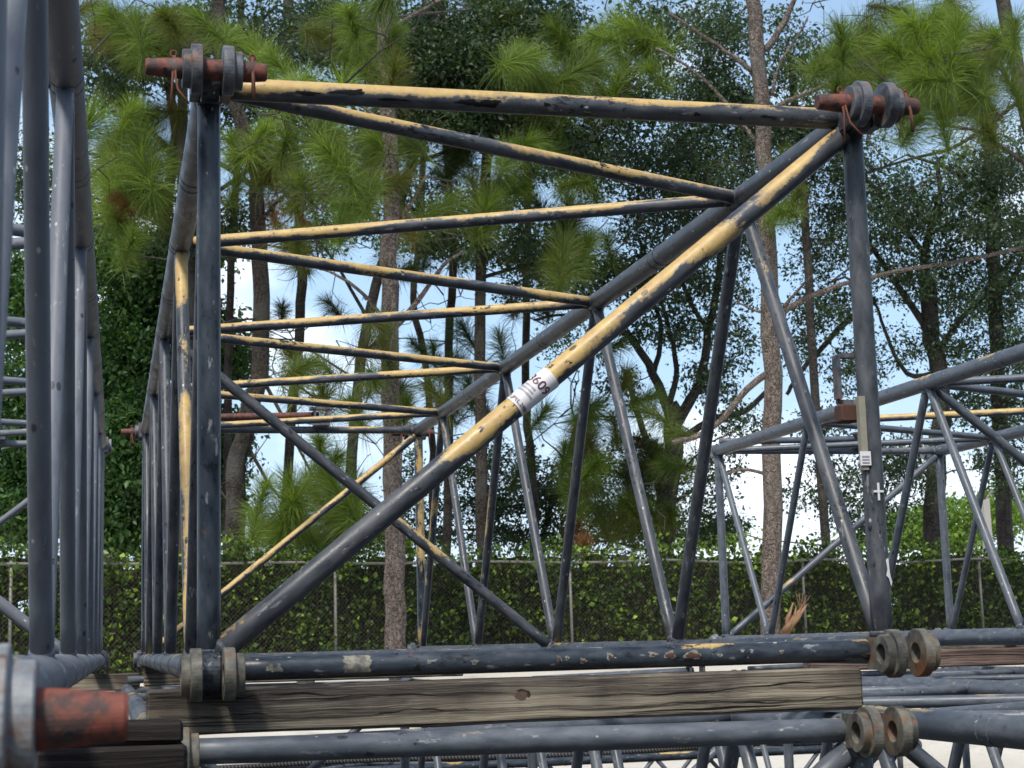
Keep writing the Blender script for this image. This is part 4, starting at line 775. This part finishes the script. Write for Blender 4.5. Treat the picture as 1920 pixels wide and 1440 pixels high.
t = NT('grey_brown_boards'); n = t.noise(t.map(t.obj(), (6, 6, 1)), 3, 5, .7); t.set(t.b.inputs['Base Color'], t.mix(n, (.045, .035, .022), (.10, .078, .05))); t.b.inputs['Roughness'].default_value = .9; M['boards'] = t.m
Zb = 32; c = at(350, 84, Zb); bx_ = empty('nesting_box', (c[0], c[1], c[2]), 'weathered wooden nesting box on a post behind the top left rusty pin', 'nesting box')
k = Zb/FPX
m = MB(); m.box((-48*k, -.22, -22*k), (44*k, .22, 26*k)); m.build('box_body', M['boards'], bx_)
m = MB(); m._add([(-56*k, -.30, 22*k), (54*k, -.30, 22*k), (40*k, 0, 52*k), (-44*k, 0, 52*k), (-56*k, .3, 22*k), (54*k, .3, 22*k), (-56*k, -.3, 27*k), (54*k, -.3, 27*k), (-44*k, 0, 57*k), (40*k, 0, 57*k), (-56*k, .3, 27*k), (54*k, .3, 27*k)],
   [[0, 3, 2, 1], [3, 4, 5, 2], [6, 7, 9, 8], [8, 9, 11, 10], [0, 1, 7, 6], [4, 10, 11, 5], [0, 6, 8, 10, 4, 3], [1, 2, 5, 11, 9, 7]], smooth=False); m.build('roof', M['boards'], bx_)
m = MB(); gzb = gz(c[1])-c[2]; m.box((-16*k, -.07, gzb), (2*k, .07, -22*k)); m.build('post', M['boards'], bx_)
t = NT('pale_concrete'); n = t.noise(t.obj(), 5, 4); t.set(t.b.inputs['Base Color'], t.mix(n, (.42, .40, .36), (.30, .28, .25))); t.b.inputs['Roughness'].default_value = .9; M['conc'] = t.m
Zp = 52; c = at(1846, 935, Zp); pr = empty('lamp_pole', (c[0], c[1], -.42), 'short pale concrete pole with a thin slanting arm beyond the hedge', 'pole')
m = MB(); m.box((-.11, -.11, 0), (.11, .11, c[2]+.42)); m.build('pole', M['conc'], pr)
m = MB(); m.tube([(0, 0, c[2]+.35), (.30, 0, c[2]+.70)], .025, 8); m.build('arm', M['galv'], pr)

# unseen leafy belt added behind the camera to block low frontal light
t = NT('light_blocker_green'); n = t.noise(t.obj(), 3, 5); t.set(t.b.inputs['Base Color'], t.mix(n, (.02, .035, .015), (.05, .08, .03))); t.b.inputs['Roughness'].default_value = 1
m = MB(); V = []; F = []; nx, nzz = 90, 16
for i in range(nx+1):
    for j in range(nzz+1):
        a = math.radians(150+240*i/nx); f = j/nzz; rad_ = 17+1.4*math.sin(i*.9+j*.7)+.9*math.sin(i*2.3-j*1.3)-3*math.sin(f*3.1)
        V.append((math.cos(a)*rad_, -3+math.sin(a)*rad_, -1.7+(6.2+1.3*math.sin(i*.7)+1.1*math.sin(i*1.9))*f))
for i in range(nx):
    for j in range(nzz): a = i*(nzz+1)+j; F.append([a, a+1, a+nzz+2, a+nzz+1])
m._add(V, F); o = m.build('unseen_light_blocker', t.m); o['kind'] = 'stuff'; o['label'] = 'unseen dark belt behind the camera, added to block low light'; o['category'] = 'trees'
